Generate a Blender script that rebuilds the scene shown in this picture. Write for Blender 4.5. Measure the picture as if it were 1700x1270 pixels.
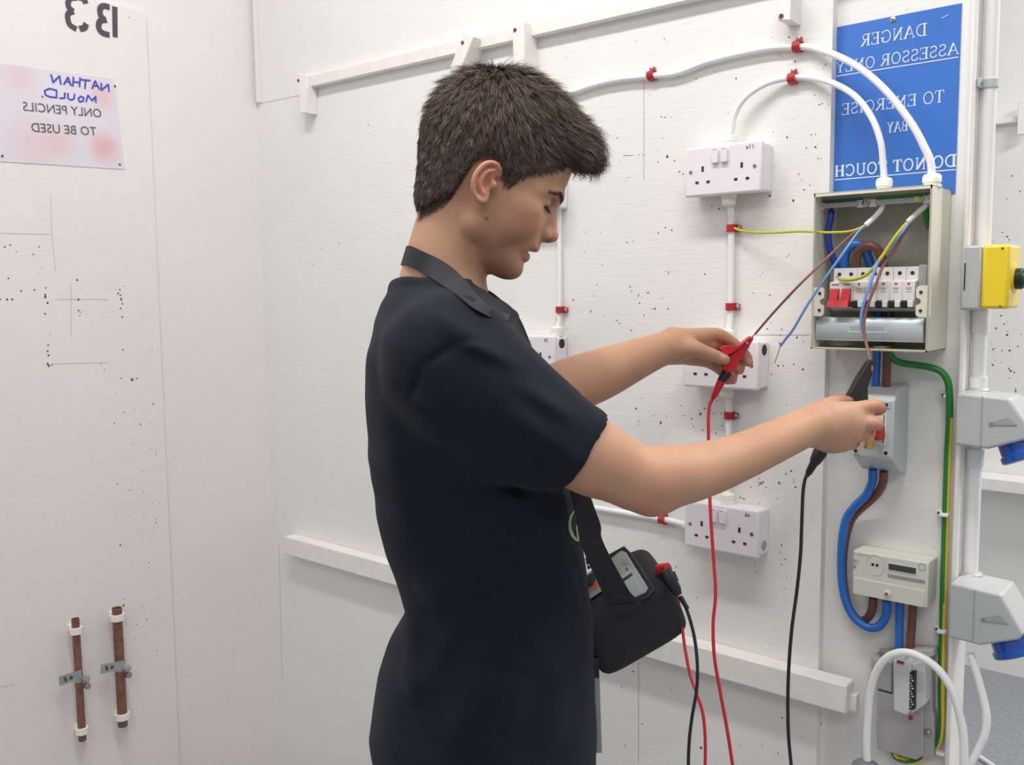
import bpy, bmesh, math, random
import numpy as np
from mathutils import Vector, Matrix
for o in list(bpy.data.objects): bpy.data.objects.remove(o)
SC = bpy.context.scene
random.seed(7)
# ------------------------------------------------------------------ camera
CH = 1.45
YAW, PITCH, ROLL, FPX, DY = 0.69963989, 0.09580808, -0.00971111, 1544.70231, 1.53346319
cy_, sy_ = math.cos(YAW), math.sin(YAW)
F0 = Vector((-sy_, cy_, 0)); R0 = Vector((cy_, sy_, 0)); U0 = Vector((0, 0, 1))
FW = F0*math.cos(PITCH) - U0*math.sin(PITCH); U2 = U0*math.cos(PITCH) + F0*math.sin(PITCH)
RT = R0*math.cos(ROLL) + U2*math.sin(ROLL); UP = U2*math.cos(ROLL) - R0*math.sin(ROLL)
CAM = Vector((0, -DY, CH))
cd = bpy.data.cameras.new('camera'); co = bpy.data.objects.new('camera', cd); SC.collection.objects.link(co)
co.matrix_world = Matrix(((RT.x, UP.x, -FW.x, CAM.x), (RT.y, UP.y, -FW.y, CAM.y), (RT.z, UP.z, -FW.z, CAM.z), (0, 0, 0, 1)))
cd.sensor_width = 36; cd.sensor_fit = 'HORIZONTAL'; cd.lens = 36*FPX/1700; cd.clip_start = .05
SC.camera = co
# ------------------------------------------------------------------ world, lights, exposure
wd = bpy.data.worlds.new('world'); SC.world = wd; wd.use_nodes = True
wd.node_tree.nodes['Background'].inputs[0].default_value = (.965, .98, .985, 1)
wd.node_tree.nodes['Background'].inputs[1].default_value = .50
def area(name, loc, target, sx, sy, power, col):
    l = bpy.data.lights.new(name, 'AREA'); l.shape = 'RECTANGLE'; l.size = sx; l.size_y = sy; l.energy = power; l.color = col
    o = bpy.data.objects.new(name, l); o.location = loc; SC.collection.objects.link(o)
    o.rotation_euler = (Vector(target)-Vector(loc)).to_track_quat('-Z', 'Y').to_euler(); return o
area('ceiling_tube_light', (-.75, -.95, 3.1), (-.75, -.80, 0), 1.8, .16, 34, (1, .975, .94))
area('ceiling_tube_light', (-2.6, -2.6, 3.1), (-2.4, -2.4, 0), 1.6, .3, 28, (1, .96, .94))
area('ceiling_tube_light', (.9, 1.2, 3.1), (.6, 1.6, 0), 1.6, .3, 62, (1, .97, .96))
area('ceiling_tube_light', (.8, -2.6, 3.1), (.5, -2.2, 0), 1.6, .3, 22, (1, .97, .96))
SC.view_settings.view_transform = 'Standard'; SC.view_settings.look = 'None'
SC.view_settings.exposure = 0.0; SC.view_settings.gamma = 1; SC.view_settings.use_curve_mapping = False
# ------------------------------------------------------------------ helpers
def ray(px, py): return FW + RT*((px-850)/FPX) - UP*((py-635)/FPX)
def W(px, py, off=0.0):                    # point on the plane 'off' in front of the back wall
    d = ray(px, py); return CAM + d*((DY-off)/d.y)
LX = -2.169
def L(px, py, off=0.0):                    # point on the plane 'off' in front of the left wall
    d = ray(px, py); return CAM + d*((LX+off)/d.x)
def X(px, py, x):
    d = ray(px, py); return CAM + d*(x/d.x)
def Q(px, py, dep):                        # point at horizontal distance dep from the camera
    d = ray(px, py); return CAM + d*(dep/d.dot(F0))
def s2l(c): return tuple((v/12.92 if v <= .04045 else ((v+.055)/1.055)**2.4) for v in c)
def rgb(r, g, b): return s2l((r/255, g/255, b/255))
def mat(name, col, rough=.5, metal=0, noise=0, nscale=40, bump=0, bscale=200, spec=.5, sss=0, coat=0, var2=None):
    m = bpy.data.materials.new(name); m.use_nodes = True; nt = m.node_tree; b = nt.nodes['Principled BSDF']
    b.inputs['Base Color'].default_value = (*col, 1); b.inputs['Roughness'].default_value = rough; b.inputs['Metallic'].default_value = metal
    b.inputs['Specular IOR Level'].default_value = spec
    if coat: b.inputs['Coat Weight'].default_value = coat; b.inputs['Coat Roughness'].default_value = .15
    if sss: b.inputs['Subsurface Weight'].default_value = sss; b.inputs['Subsurface Radius'].default_value = (.012, .005, .003); b.inputs['Subsurface Scale'].default_value = .6
    tc = nt.nodes.new('ShaderNodeTexCoord')
    if noise:
        n = nt.nodes.new('ShaderNodeTexNoise'); n.inputs['Scale'].default_value = nscale; n.inputs['Detail'].default_value = 6
        nt.links.new(tc.outputs['Object'], n.inputs['Vector'])
        mx = nt.nodes.new('ShaderNodeMix'); mx.data_type = 'RGBA'
        d = var2 or tuple(c*(1-noise) for c in col)
        mx.inputs[6].default_value = (*col, 1); mx.inputs[7].default_value = (*d, 1)
        cr = nt.nodes.new('ShaderNodeMapRange'); cr.inputs[1].default_value = .4; cr.inputs[2].default_value = .7
        nt.links.new(n.outputs['Fac'], cr.inputs[0]); nt.links.new(cr.outputs[0], mx.inputs[0]); nt.links.new(mx.outputs[2], b.inputs['Base Color'])
    if bump:
        n2 = nt.nodes.new('ShaderNodeTexNoise'); n2.inputs['Scale'].default_value = bscale; n2.inputs['Detail'].default_value = 4
        nt.links.new(tc.outputs['Object'], n2.inputs['Vector'])
        bp = nt.nodes.new('ShaderNodeBump'); bp.inputs['Strength'].default_value = bump; bp.inputs['Distance'].default_value = .002
        nt.links.new(n2.outputs['Fac'], bp.inputs['Height']); nt.links.new(bp.outputs[0], b.inputs['Normal'])
    return m
def wallmat(name, base, scuff):
    m = mat(name, base, .62, 0); nt = m.node_tree; b = nt.nodes['Principled BSDF']; tc = nt.nodes['Texture Coordinate']
    def noise(sc, det, rough=.55, vec=None):
        n = nt.nodes.new('ShaderNodeTexNoise'); n.inputs['Scale'].default_value = sc; n.inputs['Detail'].default_value = det; n.inputs['Roughness'].default_value = rough
        nt.links.new(vec or tc.outputs['Object'], n.inputs['Vector']); return n.outputs['Fac']
    def mrange(s, a, c, lo, hi):
        r = nt.nodes.new('ShaderNodeMapRange'); r.inputs[1].default_value = a; r.inputs[2].default_value = c; r.inputs[3].default_value = lo; r.inputs[4].default_value = hi
        nt.links.new(s, r.inputs[0]); return r.outputs[0]
    def mix(f, a, c):
        x = nt.nodes.new('ShaderNodeMix'); x.data_type = 'RGBA'; nt.links.new(f, x.inputs[0])
        if isinstance(a, tuple): x.inputs[6].default_value = (*a, 1)
        else: nt.links.new(a, x.inputs[6])
        x.inputs[7].default_value = (*c, 1); return x.outputs[2]
    c1 = mix(mrange(noise(2.2, 5), .42, .7, 0, .5), base, tuple(v*.93 for v in base))
    c2 = mix(mrange(noise(26, 8, .7), .60, .74, 0, scuff), c1, tuple(v*.62 for v in base))
    c3 = mix(mrange(noise(120, 3), .70, .76, 0, scuff*1.1), c2, (.22, .20, .18))
    nt.links.new(c3, b.inputs['Base Color'])
    mp = nt.nodes.new('ShaderNodeMapping'); mp.inputs['Scale'].default_value = (22, 22, 160); nt.links.new(tc.outputs['Object'], mp.inputs['Vector'])
    h1 = noise(1, 5, .6, mp.outputs[0]); h2 = noise(55, 5)
    ad = nt.nodes.new('ShaderNodeMath'); ad.operation = 'ADD'; nt.links.new(h1, ad.inputs[0]); nt.links.new(h2, ad.inputs[1])
    bp = nt.nodes.new('ShaderNodeBump'); bp.inputs['Strength'].default_value = .32; bp.inputs['Distance'].default_value = .0016
    nt.links.new(ad.outputs[0], bp.inputs['Height']); nt.links.new(bp.outputs[0], b.inputs['Normal'])
    return m
M = {}
M['wall'] = wallmat('painted_board', rgb(234, 233, 229), .28)
M['wall2'] = wallmat('painted_board_left', rgb(234, 228, 227), .10)
M['hole'] = mat('nail_hole_dark', rgb(92, 78, 70), .9)
M['crack'] = mat('seam_line', rgb(150, 146, 142), .9)
M['wood'] = mat('painted_batten', rgb(238, 235, 230), .55, noise=.06, nscale=30, bump=.2, bscale=90)
M['floor'] = mat('grey_floor', rgb(152, 155, 161), .7, noise=.18, nscale=60, bump=.2)
M['concrete'] = mat('concrete_floor', rgb(150, 150, 150), .8, noise=.15, nscale=12, bump=.2)
M['white'] = mat('white_plastic', rgb(236, 231, 236), .32, spec=.5)
M['whitecable'] = mat('white_pvc', rgb(240, 240, 240), .35)
M['gland'] = mat('cream_white_nylon', rgb(240, 240, 230), .4)
M['slot'] = mat('dark_slot', rgb(42, 38, 38), .7)
M['rock_red'] = mat('red_mark', rgb(200, 60, 60), .5)
M['red'] = mat('red_plastic', rgb(192, 24, 34), .4)
M['clipred'] = mat('red_clip', rgb(178, 32, 42), .45)
M['screw'] = mat('zinc_screw', rgb(170, 168, 162), .35, .8)
M['cover'] = mat('pale_cover_plate', rgb(190, 200, 203), .38, .25, noise=.08, nscale=12)
M['steel'] = mat('zinc_plate', rgb(185, 190, 192), .35, .65, noise=.08, nscale=20)
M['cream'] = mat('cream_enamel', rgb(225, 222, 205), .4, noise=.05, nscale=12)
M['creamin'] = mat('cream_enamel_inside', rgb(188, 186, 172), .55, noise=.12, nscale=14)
M['mcb'] = mat('grey_white_abs', rgb(226, 224, 222), .4)
M['mcb2'] = mat('grey_abs', rgb(196, 196, 196), .45)
M['black'] = mat('black_plastic', rgb(27, 27, 30), .45)
M['rubber'] = mat('black_rubber', rgb(24, 23, 26), .6, bump=.3, bscale=400)
M['tealbar'] = mat('teal_rail', rgb(40, 92, 110), .5)
M['greenbar'] = mat('green_rail', rgb(56, 130, 56), .5)
M['yellowbit'] = mat('yellow_plastic', rgb(228, 200, 36), .4, coat=.2)
M['brass'] = mat('brass', rgb(214, 180, 110), .3, .75)
M['copper'] = mat('bare_copper', rgb(205, 130, 90), .35, .9)
M['wblue'] = mat('blue_pvc', rgb(38, 108, 190), .35)
M['wdblue'] = mat('dark_blue_pvc', rgb(24, 60, 160), .35)
M['wlblue'] = mat('light_blue_pvc', rgb(116, 160, 212), .35)
M['wbrown'] = mat('brown_pvc', rgb(112, 70, 55), .4)
M['wlbrown'] = mat('thin_brown_pvc', rgb(140, 92, 84), .4)
M['wpink'] = mat('stripped_copper_pink', rgb(205, 140, 120), .4, .2)
M['wyg'] = mat('yellow_green_pvc', rgb(196, 190, 40), .4)
M['wgreen'] = mat('green_pvc', rgb(36, 126, 52), .4)
M['wyel'] = mat('yellow_pvc', rgb(222, 196, 60), .4)
M['wred'] = mat('red_lead_silicone', rgb(214, 44, 52), .35)
M['wblack'] = mat('black_lead_silicone', rgb(34, 32, 36), .4)
M['grey'] = mat('light_grey_abs', rgb(192, 197, 198), .4)
M['grey2'] = mat('mid_grey_abs', rgb(158, 162, 160), .5)
M['pgrey'] = mat('industrial_grey', rgb(182, 184, 184), .3, coat=.3)
M['isored'] = mat('dark_red_switch', rgb(165, 48, 50), .45)
M['meter'] = mat('ivory_abs', rgb(214, 214, 201), .4)
M['lcd'] = mat('dark_lcd', rgb(70, 72, 62), .3)
M['print'] = mat('grey_print', rgb(150, 148, 150), .6)
M['ink'] = mat('black_ink', rgb(40, 38, 42), .6)
M['bluecap'] = mat('blue_cap', rgb(24, 80, 168), .3, coat=.3)
M['yellow'] = mat('yellow_enclosure', rgb(238, 208, 38), .35, coat=.2)
M['dgreen'] = mat('dark_green_button', rgb(16, 74, 56), .35)
M['service'] = mat('service_head_grey', rgb(174, 172, 172), .5, noise=.08, nscale=25)
M['fuse'] = mat('fuse_carrier_grey', rgb(206, 205, 206), .4)
M['plug'] = mat('slate_grey_rubber', rgb(120, 126, 134), .5)
M['sign'] = mat('blue_sign_paper', rgb(58, 116, 204), .35, noise=.12, nscale=9, coat=.25)
M['signtxt'] = mat('pale_sign_print', rgb(220, 230, 245), .5)
M['stencil'] = mat('dark_grey_stencil_paint', rgb(84, 78, 84), .8)
M['bluepen'] = mat('blue_marker', rgb(66, 76, 178), .6)
M['greyprint'] = mat('dark_grey_print', rgb(92, 90, 98), .6)
M['pipe'] = mat('brown_tarnished_copper', rgb(140, 98, 78), .45, .25, noise=.4, nscale=70)
M['pclip'] = mat('white_nylon_clip', rgb(240, 232, 228), .45)
M['labelp'] = mat('pale_label', rgb(196, 202, 206), .5)

def link(o): SC.collection.objects.link(o); return o
def thing(name, label, cat, loc, group=None):
    o = link(bpy.data.objects.new(name, None)); o.location = loc; o.empty_display_size = .02
    o['label'] = label; o['category'] = cat
    if group: o['group'] = group
    return o
def wloc(o):
    v = Vector((0, 0, 0))
    while o is not None: v += Vector(o.location); o = o.parent
    return v
class MB:
    def __init__(s): s.v = []; s.f = []
    def add(s, vs, fs):
        b = len(s.v); s.v += [tuple(v) for v in vs]; s.f += [tuple(i+b for i in f) for f in fs]; return s
    def box(s, c, size, R=None):
        x, y, z = [a/2 for a in size]; c = Vector(c)
        vs = [Vector((i*x, j*y, k*z)) for i in (-1, 1) for j in (-1, 1) for k in (-1, 1)]
        if R is not None: vs = [R @ v for v in vs]
        return s.add([c+v for v in vs], [(0, 1, 3, 2), (4, 6, 7, 5), (0, 4, 5, 1), (2, 3, 7, 6), (0, 2, 6, 4), (1, 5, 7, 3)])
    def hexa(s, p):                        # 4 bottom + 4 top corners
        return s.add(p, [(0, 3, 2, 1), (4, 5, 6, 7), (0, 1, 5, 4), (1, 2, 6, 5), (2, 3, 7, 6), (3, 0, 4, 7)])
    def tube(s, path, r, n=12, closed=False, cap=True):
        P = [Vector(p) for p in path]; N = len(P); rs = r if isinstance(r, (list, tuple)) else [r]*N
        T = []
        for i in range(N):
            a = P[(i-1) % N] if closed else P[max(i-1, 0)]; b = P[(i+1) % N] if closed else P[min(i+1, N-1)]
            T.append((b-a).normalized())
        u = T[0].orthogonal().normalized(); vs = []
        for i in range(N):
            u = (u - T[i]*u.dot(T[i]));  u = u.normalized() if u.length > 1e-8 else T[i].orthogonal().normalized()
            w = T[i].cross(u)
            for k in range(n):
                a = 2*math.pi*k/n; vs.append(P[i] + (u*math.cos(a)+w*math.sin(a))*rs[i])
        fs = []
        for i in range(N if closed else N-1):
            j = (i+1) % N
            for k in range(n): l = (k+1) % n; fs.append((i*n+k, i*n+l, j*n+l, j*n+k))
        if cap and not closed: fs.append(tuple(range(n-1, -1, -1))); fs.append(tuple((N-1)*n+k for k in range(n)))
        return s.add(vs, fs)
    def cyl(s, a, b, r, r2=None, n=24): return s.tube([a, b], [r, r if r2 is None else r2], n)
    def lathe(s, a, axis, prof, n=28):     # prof: (distance along axis, radius)
        a = Vector(a); ax = Vector(axis).normalized(); P = [a+ax*t for t, _ in prof]; u = ax.orthogonal().normalized(); w = ax.cross(u); vs = []
        for p, (_, r) in zip(P, prof):
            for k in range(n): an = 2*math.pi*k/n; vs.append(p+(u*math.cos(an)+w*math.sin(an))*r)
        fs = [(i*n+k, i*n+(k+1) % n, (i+1)*n+(k+1) % n, (i+1)*n+k) for i in range(len(P)-1) for k in range(n)]
        fs += [tuple(range(n-1, -1, -1)), tuple((len(P)-1)*n+k for k in range(n))]
        return s.add(vs, fs)
    def prism(s, poly, d):                 # poly: list of points, extruded by d
        d = Vector(d); n = len(poly); vs = [Vector(p) for p in poly]+[Vector(p)+d for p in poly]
        return s.add(vs, [tuple(range(n-1, -1, -1)), tuple(range(n, 2*n))]+[(i, (i+1) % n, n+(i+1) % n, n+i) for i in range(n)])
    def build(s, name, m, parent=None, bevel=0, smooth=False, kind=None, label=None, seg=2, fix=True, sub=0):
        off = wloc(parent) if parent else Vector((0, 0, 0))
        me = bpy.data.meshes.new(name)
        me.from_pydata([Vector(v)-off for v in s.v], [], s.f)
        if fix:
            bm = bmesh.new(); bm.from_mesh(me); bmesh.ops.recalc_face_normals(bm, faces=bm.faces); bm.to_mesh(me); bm.free()
        o = link(bpy.data.objects.new(name, me)); o.parent = parent
        if isinstance(m, (list, tuple)):
            for q in m: me.materials.append(q)
        else: me.materials.append(m)
        if bevel:
            b = o.modifiers.new('bevel', 'BEVEL'); b.width = bevel; b.segments = seg; b.limit_method = 'ANGLE'; b.angle_limit = math.radians(40)
        if sub: q = o.modifiers.new('sub', 'SUBSURF'); q.levels = sub; q.render_levels = sub
        if smooth or bevel:
            for p in me.polygons: p.use_smooth = True
            if not sub: me.set_sharp_from_angle(angle=math.radians(42))
        if kind: o['kind'] = kind
        if label: o['label'] = label
        return o
def cr(pts, n=8):                          # Catmull-Rom through points
    P = [Vector(p) for p in pts]; P = [P[0]*2-P[1]]+P+[P[-1]*2-P[-2]]; out = []
    for i in range(1, len(P)-2):
        a, b, c, d = P[i-1:i+3]
        for k in range(n):
            t = k/n; out.append(.5*((2*b)+(c-a)*t+(2*a-5*b+4*c-d)*t*t+(3*b-a-3*c+d)*t*t*t))
    out.append(P[-2]); return out
def wpath(l, n=8): return cr([W(*q) for q in l], n)
def single(mb, name, m, label, cat, group=None, loc=None, **k):   # a thing that is one mesh
    loc = Vector(loc) if loc is not None else Vector(mb.v[0])
    q = MB(); q.v = [tuple(Vector(v)-loc) for v in mb.v]; q.f = mb.f
    o = q.build(name, m, **k); o.location = loc; o['label'] = label; o['category'] = cat
    if group: o['group'] = group
    return o
def structure(mb, name, m, parent=None, **k):
    o = mb.build(name, m, parent, **k)
    if parent is None: o['kind'] = 'structure'
    return o
NX, NY, NZ = Vector((1, 0, 0)), Vector((0, 1, 0)), Vector((0, 0, 1))
# ------------------------------------------------------------------ setting
ZT = 2.75
structure(MB().box((0, -1, -.03), (9, 12, .06)), 'floor', M['floor'])
seamx = W(1370, 600).x
# back wall: left board proud of the right one, thin top sheet, joints
wb = MB().box(((LX-.6+seamx)/2, .015, (ZT)/2), (seamx-LX+.6, .03, ZT))
wall_back = structure(wb, 'wall_back', M['wall'])
wr = MB().box(((seamx+(-.3935))/2+.0, .035, ZT/2), (abs(seamx+.3935), .03, ZT))
wr.build('recessed_board', M['wall'], wall_back)
# upper sheet of the back wall ends in a slightly uneven edge above the corner
zt = W(500, 160).z
a0 = L(427, 0); zc = L(431, 175, 0).z
# corner strip: the narrow return board beside the corner on the left wall
wl = MB().box((LX-.03, -1.9, ZT/2), (.04, 3.8, ZT)); wl.v = [(v[0]-.0+.0, v[1], v[2]) for v in wl.v]
wall_left = structure(MB().box((LX-.015-.012, -1.9, ZT/2), (.03, 3.8, ZT)), 'wall_left', M['wall2'])
yb = -.318; ztop = L(241, 18).z
MB().box((LX-.006, (yb-3.7)/2, ztop/2), (.012, 3.7+yb, ztop)).build('board', M['wall2'], wall_left, bevel=.002)
# slim filler that covers the corner above the joint
cz = W(430, 172).z
MB().box((LX+.002, -.006, (cz+ZT)/2), (.006, .014, ZT-cz)).build('corner_strip', M['wall2'], wall_left, bevel=.002)
# lower board of the back wall, below the ledge, set back a touch
# post at the right end of the bay
PX = -.3855
post = MB().box((PX-.004, .0375, ZT/2), (.008, .075, ZT))
structure(post, 'trim_1', M['wood'], bevel=.003)
# the next bay
wf = structure(MB().box((0.4, 2.257+.02, ZT/2), (3.2, .04, ZT)), 'wall_far', M['wall'])
def U(px, py, y):
    d = ray(px, py); return CAM+d*((DY+y)/d.y)
p1, p2 = U(1640, 783, 2.2), U(1700, 820, 2.2)
single(MB().box(((p1.x-.8)/2+.6, 2.19, (p1.z+p2.z)/2), (1.6, .13, .045)), 'wall_shelf', M['wood'], 'white painted shelf rail on the wall of the next bay, right edge', 'shelf', bevel=.003)
p1 = U(1655, 196, 2.25); p2 = U(1655, 210, 2.25)
single(MB().box((p1.x+.5, 2.24, (p1.z+p2.z)/2), (1.4, .035, .022)), 'batten', M['wood'], 'thin white batten on the next bay wall beside the conduit, top right', 'batten', bevel=.002)
single(MB().box(U(1698, 195, 2.215), (.03, .02, .12)), 'peg', M['wood'], 'white wooden peg on the batten at the right edge of the photo', 'peg', bevel=.002)
p = U(1700, 1150, 2.0); single(MB().tube([Vector((p.x-.03, p.y-.5, .012)), Vector((p.x+.05, p.y-.56, .012))], .006), 'cable_offcut', M['whitecable'], 'short white cable offcut lying on the grey floor', 'cable offcut')
SCL = .66
def holes(parent, name, pts, plane, m='hole', rs=(.0008, .0018)):
    mb = MB()
    for q in pts:
        c = plane(q[0], q[1]); r = q[2]*SCL if len(q) > 2 else random.uniform(*rs); n = random.choice((5, 6, 7)); a0 = random.random()*6
        nrm = plane.n; u = nrm.orthogonal().normalized(); w = nrm.cross(u); sx = random.uniform(.7, 1.3)
        ring = [c+nrm*.0004+(u*math.cos(a0+k*6.283/n)*sx+w*math.sin(a0+k*6.283/n))*r*random.uniform(.75, 1.2) for k in range(n)]
        mb.add(ring+[c+nrm*.0011], [(k, (k+1) % n, n) for k in range(n)])
    o = mb.build(name, M[m], parent); o['kind'] = 'stuff'; return o
class PW:
    n = Vector((0, -1, 0))
    def __call__(s, px, py): return W(px, py, 0)
class PR:
    n = Vector((0, -1, 0))
    def __call__(s, px, py): return W(px, py, -.02)
class PL:
    n = Vector((1, 0, 0))
    def __call__(s, px, py): return L(px, py, 0)
class PF:
    n = Vector((0, -1, 0))
    def __call__(s, px, py): return U(px, py, 2.257)
R_ = random.Random(3)
def cl(x0, y0, x1, y1, n, r=None): return [(R_.uniform(x0, x1), R_.uniform(y0, y1)) + ((r*R_.uniform(.6, 1.3),) if r else ()) for _ in range(n)]
bk = [(1021,154),(1079,157),(1127,127),(1156,131),(1025,229),(1036,258),(1061,257),(1068,257),(1098,194),(1104,195),(1114,194),(1100,230),(1108,260,.004),(1120,267),(1029,269),(1093,269),(1128,285),(1134,289),(1043,295),(1039,300),(1171,111),(1222,130),(1115,382),(1051,400),(1093,387),(1105,378),(1041,402),(1188,374),(997,386),(1182,342),(1194,347),(1278,325,.003),(1317,333,.004),(1335,315),(1326,289),(1354,223),(1365,172),(1376,173),(1353,158),(1339,246),(1354,244),(1358,263),(1363,263),(1307,228),(1284,219),(1297,94),(1320,102),(1369,91),(1371,107),(1367,114),(1347,224),(1209,188),(1293,91),(1360,174),(972,386),
(952,498,.003),(981,516),(924,531),(1024,532),(1042,566),(1061,488),(1062,503),(1076,486),(1099,495),(1064,661),(1017,676),(1056,678,.004),(1060,699),(1061,705),(1097,701,.003),(1096,556),(906,492),(1060,491),(1085,690),(1163,687,.0035),(1185,687),(1180,672),(1165,713),(1135,690),(1107,691),(1199,707),(1096,703),(1296,556),(1308,557),(1292,607,.003),(1333,613,.003),(1318,605),(1334,567),(1274,546),(1298,547),(1310,611),
(1229,826,.003),(1235,828,.003),(1258,800),(1264,803),(1260,806),(1272,809),(1295,803),(1260,835),(1318,800),(1215,885),(1123,941),(1157,992),(1051,1115,.003),(1067,1250),(1164,1241,.004),(1255,950),(1009,1153),(1005,833),(1296,917),(1314,960),(1120,917),
(475,797),(494,950),(546,370),(563,403),(534,412),(603,368),(486,337),(488,347),(612,208),(636,207),(621,225),(647,157),(650,105),(592,112),(490,150),(436,155),(519,440),(1060,37),(955,55),(980,20),(1310,62),(1170,455),(1110,452),(1000,440)]
bk += cl(940, 470, 1110, 560, 14) + cl(1120, 660, 1200, 720, 14) + cl(960, 180, 1130, 460, 10, .0012) + cl(1285, 190, 1385, 400, 10, .0012) + cl(1225, 900, 1340, 980, 8) + cl(1225, 780, 1340, 845, 12) + cl(460, 1000, 640, 1250, 10, .0014) + cl(480, 200, 640, 880, 16, .0012) + cl(1230, 560, 1350, 690, 12) + cl(560, 100, 1380, 60, 14, .0013) + cl(1030, 1120, 1380, 1260, 16) + cl(1220, 400, 1340, 540, 10, .0014)
bk = [q for q in bk if not (1140 < q[0] < 1265 and 238 < q[1] < 320)]
holes(wall_back, 'nail_holes', bk, PW())
smudge = [(1290,300,.006),(1292,295,.004),(1297,305,.004),(1314,330,.004),(1108,262,.006),(1118,268,.004)]
lf = [(35,483,.0035),(57,481,.003),(65,410,.0025),(55,422,.003),(8,410),(0,497,.0035),(12,497,.004),(20,497,.004),(14,462,.003),(76,478,.003),(75,489,.004),(75,493,.004),(79,503,.004),(75,521,.004),(128,465,.004),(130,497,.004),(134,480),(130,515,.004),(133,518,.003),(132,524),(199,481,.003),(200,490,.004),(201,496,.004),(203,504,.003),(200,512,.003),(203,526,.004),(196,487,.003),(202,499),(80,573,.003),(79,583,.004),(80,590,.004),(79,604,.004),(81,607,.004),(86,606,.003),(83,555),(167,604),(173,614),(204,581,.003),(201,628,.003),(219,630,.005),(227,628,.003),(252,581),(254,670,.003),(206,685,.0025),(190,703,.0025),(233,704,.003),(251,701),(221,738),(229,738),(250,745),(259,750),(259,755),(195,804,.003),(215,814),(238,817),(224,851),(258,862),(259,868,.003),(256,874),(240,881),(234,892),(200,905,.004),(205,1005,.004),(243,1028,.003),(236,1007),(199,1029),(260,1080),(227,1037),(247,934),(214,29,.003),(200,272,.003),(2,258,.003),(17,407),(27,418),(248,944),(253,835),(264,835),(217,813),(205,995),(238,520),(246,585),(180,480),(175,500)]
lf += cl(190, 900, 265, 1090, 14, .0012) + cl(185, 560, 262, 900, 20, .0012) + cl(0, 380, 90, 500, 5, .0012) + cl(180, 440, 215, 540, 5, .0015) + cl(330, 130, 460, 700, 12, .001)
holes(wall_left, 'nail_holes', lf, PL())
holes(wf, 'nail_holes', [(1672,393,.005),(1664,386,.004),(1675,398,.004),(1680,292,.005),(1693,318,.005),(1672,330,.004),(1666,440,.004),(1672,556,.006),(1676,582,.006),(1649,580,.005),(1686,646,.005),(1648,606,.007),(1654,545,.005),(1690,575,.005),(1675,612,.006),(1678,616,.007),(1684,618,.006),(1686,650,.006),(1662,524,.005),(1667,538,.005)]+cl(1645, 340, 1700, 640, 16, .003), PF())
# pencil lines and board joints: hair-thin marks
def strokes(parent, name, m, segs, plane, w):
    mb = MB()
    for s in segs:
        for (a, b) in zip(s[:-1], s[1:]):
            A = plane(*a)+plane.n*.0005; B = plane(*b)+plane.n*.0005; d = (B-A).normalized(); q = d.cross(plane.n)*w/2
            A -= d*w*.3; B += d*w*.3
            mb.add([A-q, B-q, B+q, A+q], [(0, 1, 2, 3)])
    return mb.build(name, m, parent, fix=False)
M['pencil'] = mat('pencil_line', rgb(196, 190, 188), .9)
o = strokes(wall_left, 'pencil_lines', M['pencil'], [[(84,328),(86,385),(92,450)],[(0,387),(86,389)],[(95,497),(180,497)],[(85,604),(180,602)],[(118,470),(118,560)],[(0,1140),(24,1137)]], PL(), .0012); o['kind'] = 'stuff'
o = strokes(wall_back, 'board_joints', M['crack'], [[(1069,130),(1069,300)],[(432,172),(500,158)],[(463,902),(469,1130)],[(1060,1100),(1060,1265)],[(1036,258),(1051,258)],[(1255,556),(1345,556)]], PW(), .0008); o['kind'] = 'stuff'
# ------------------------------------------------------------------ battens, rail, pegs on the back wall
def wbox(mb, tl, br, off0, off1, front=None):
    a = W(tl[0], tl[1], off1); b = W(br[0], br[1], off1)
    return mb.box(((a.x+b.x)/2, -(off0+off1)/2, (a.z+b.z)/2), (abs(b.x-a.x), off1-off0, abs(a.z-b.z)))
def rail(px0, py0, px1, py1, h, off, **k):
    a = W(px0, py0, off); b = W(px1, py1, off)
    return MB().hexa([Vector((a.x, -.0, a.z)), Vector((b.x, -.0, b.z)), Vector((b.x, -off, b.z)), Vector((a.x, -off, a.z)),
                      Vector((a.x, -.0, a.z+h)), Vector((b.x, -.0, b.z+h)), Vector((b.x, -off, b.z+h)), Vector((a.x, -off, a.z+h))])
single(rail(512, 145, 1400, -58, .028, .020), 'upper_batten', M['wood'], 'long thin white batten high on the wall behind the young man', 'batten', bevel=.002)
o = single(rail(472, 920, 1404, 1187, .050, .038), 'lower_rail', M['wood'], 'long white ledge rail at hip height across the back wall', 'rail', bevel=.003)
# broken end of the rail
single(rail(1404, 1180, 1421, 1183, .030, .016), 'rail_end_block', M['wood'], 'small white block at the right end of the ledge rail', 'block', bevel=.002)
def peg(pts, off, lab, sc):
    mb = MB(); a = [W(px, py, off) for px, py in pts]
    mb.hexa([Vector((a[i].x, -.0, a[i].z)) for i in (3, 2, 1, 0)]+[a[i] for i in (3, 2, 1, 0)])
    t = thing('wooden_peg', lab, 'peg', a[0], 'short white pegs on the upper batten'); mb.build('block', M['wood'], t, bevel=.002)
    c = W(sc[0], sc[1], off); MB().cyl(c, c-NY*.001, .004).build('screw', M['hole'], t)
peg([(495,122),(509,124),(509,188),(497,188)], .034, 'short white peg at the left end of the upper batten', (495.5,134))
peg([(768,53),(786,60),(764,118),(745,118)], .045, 'tilted white peg on the upper batten just left of the hair top', (768,71))
peg([(850,33),(869,35),(871,125),(852,125)], .045, 'upright white peg on the upper batten right above the hair', (855,50))
peg([(1292,-22),(1313,-22),(1313,34),(1290,34)], .040, 'white peg at the top edge between the cables and blue sign', (1297,27))
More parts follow.
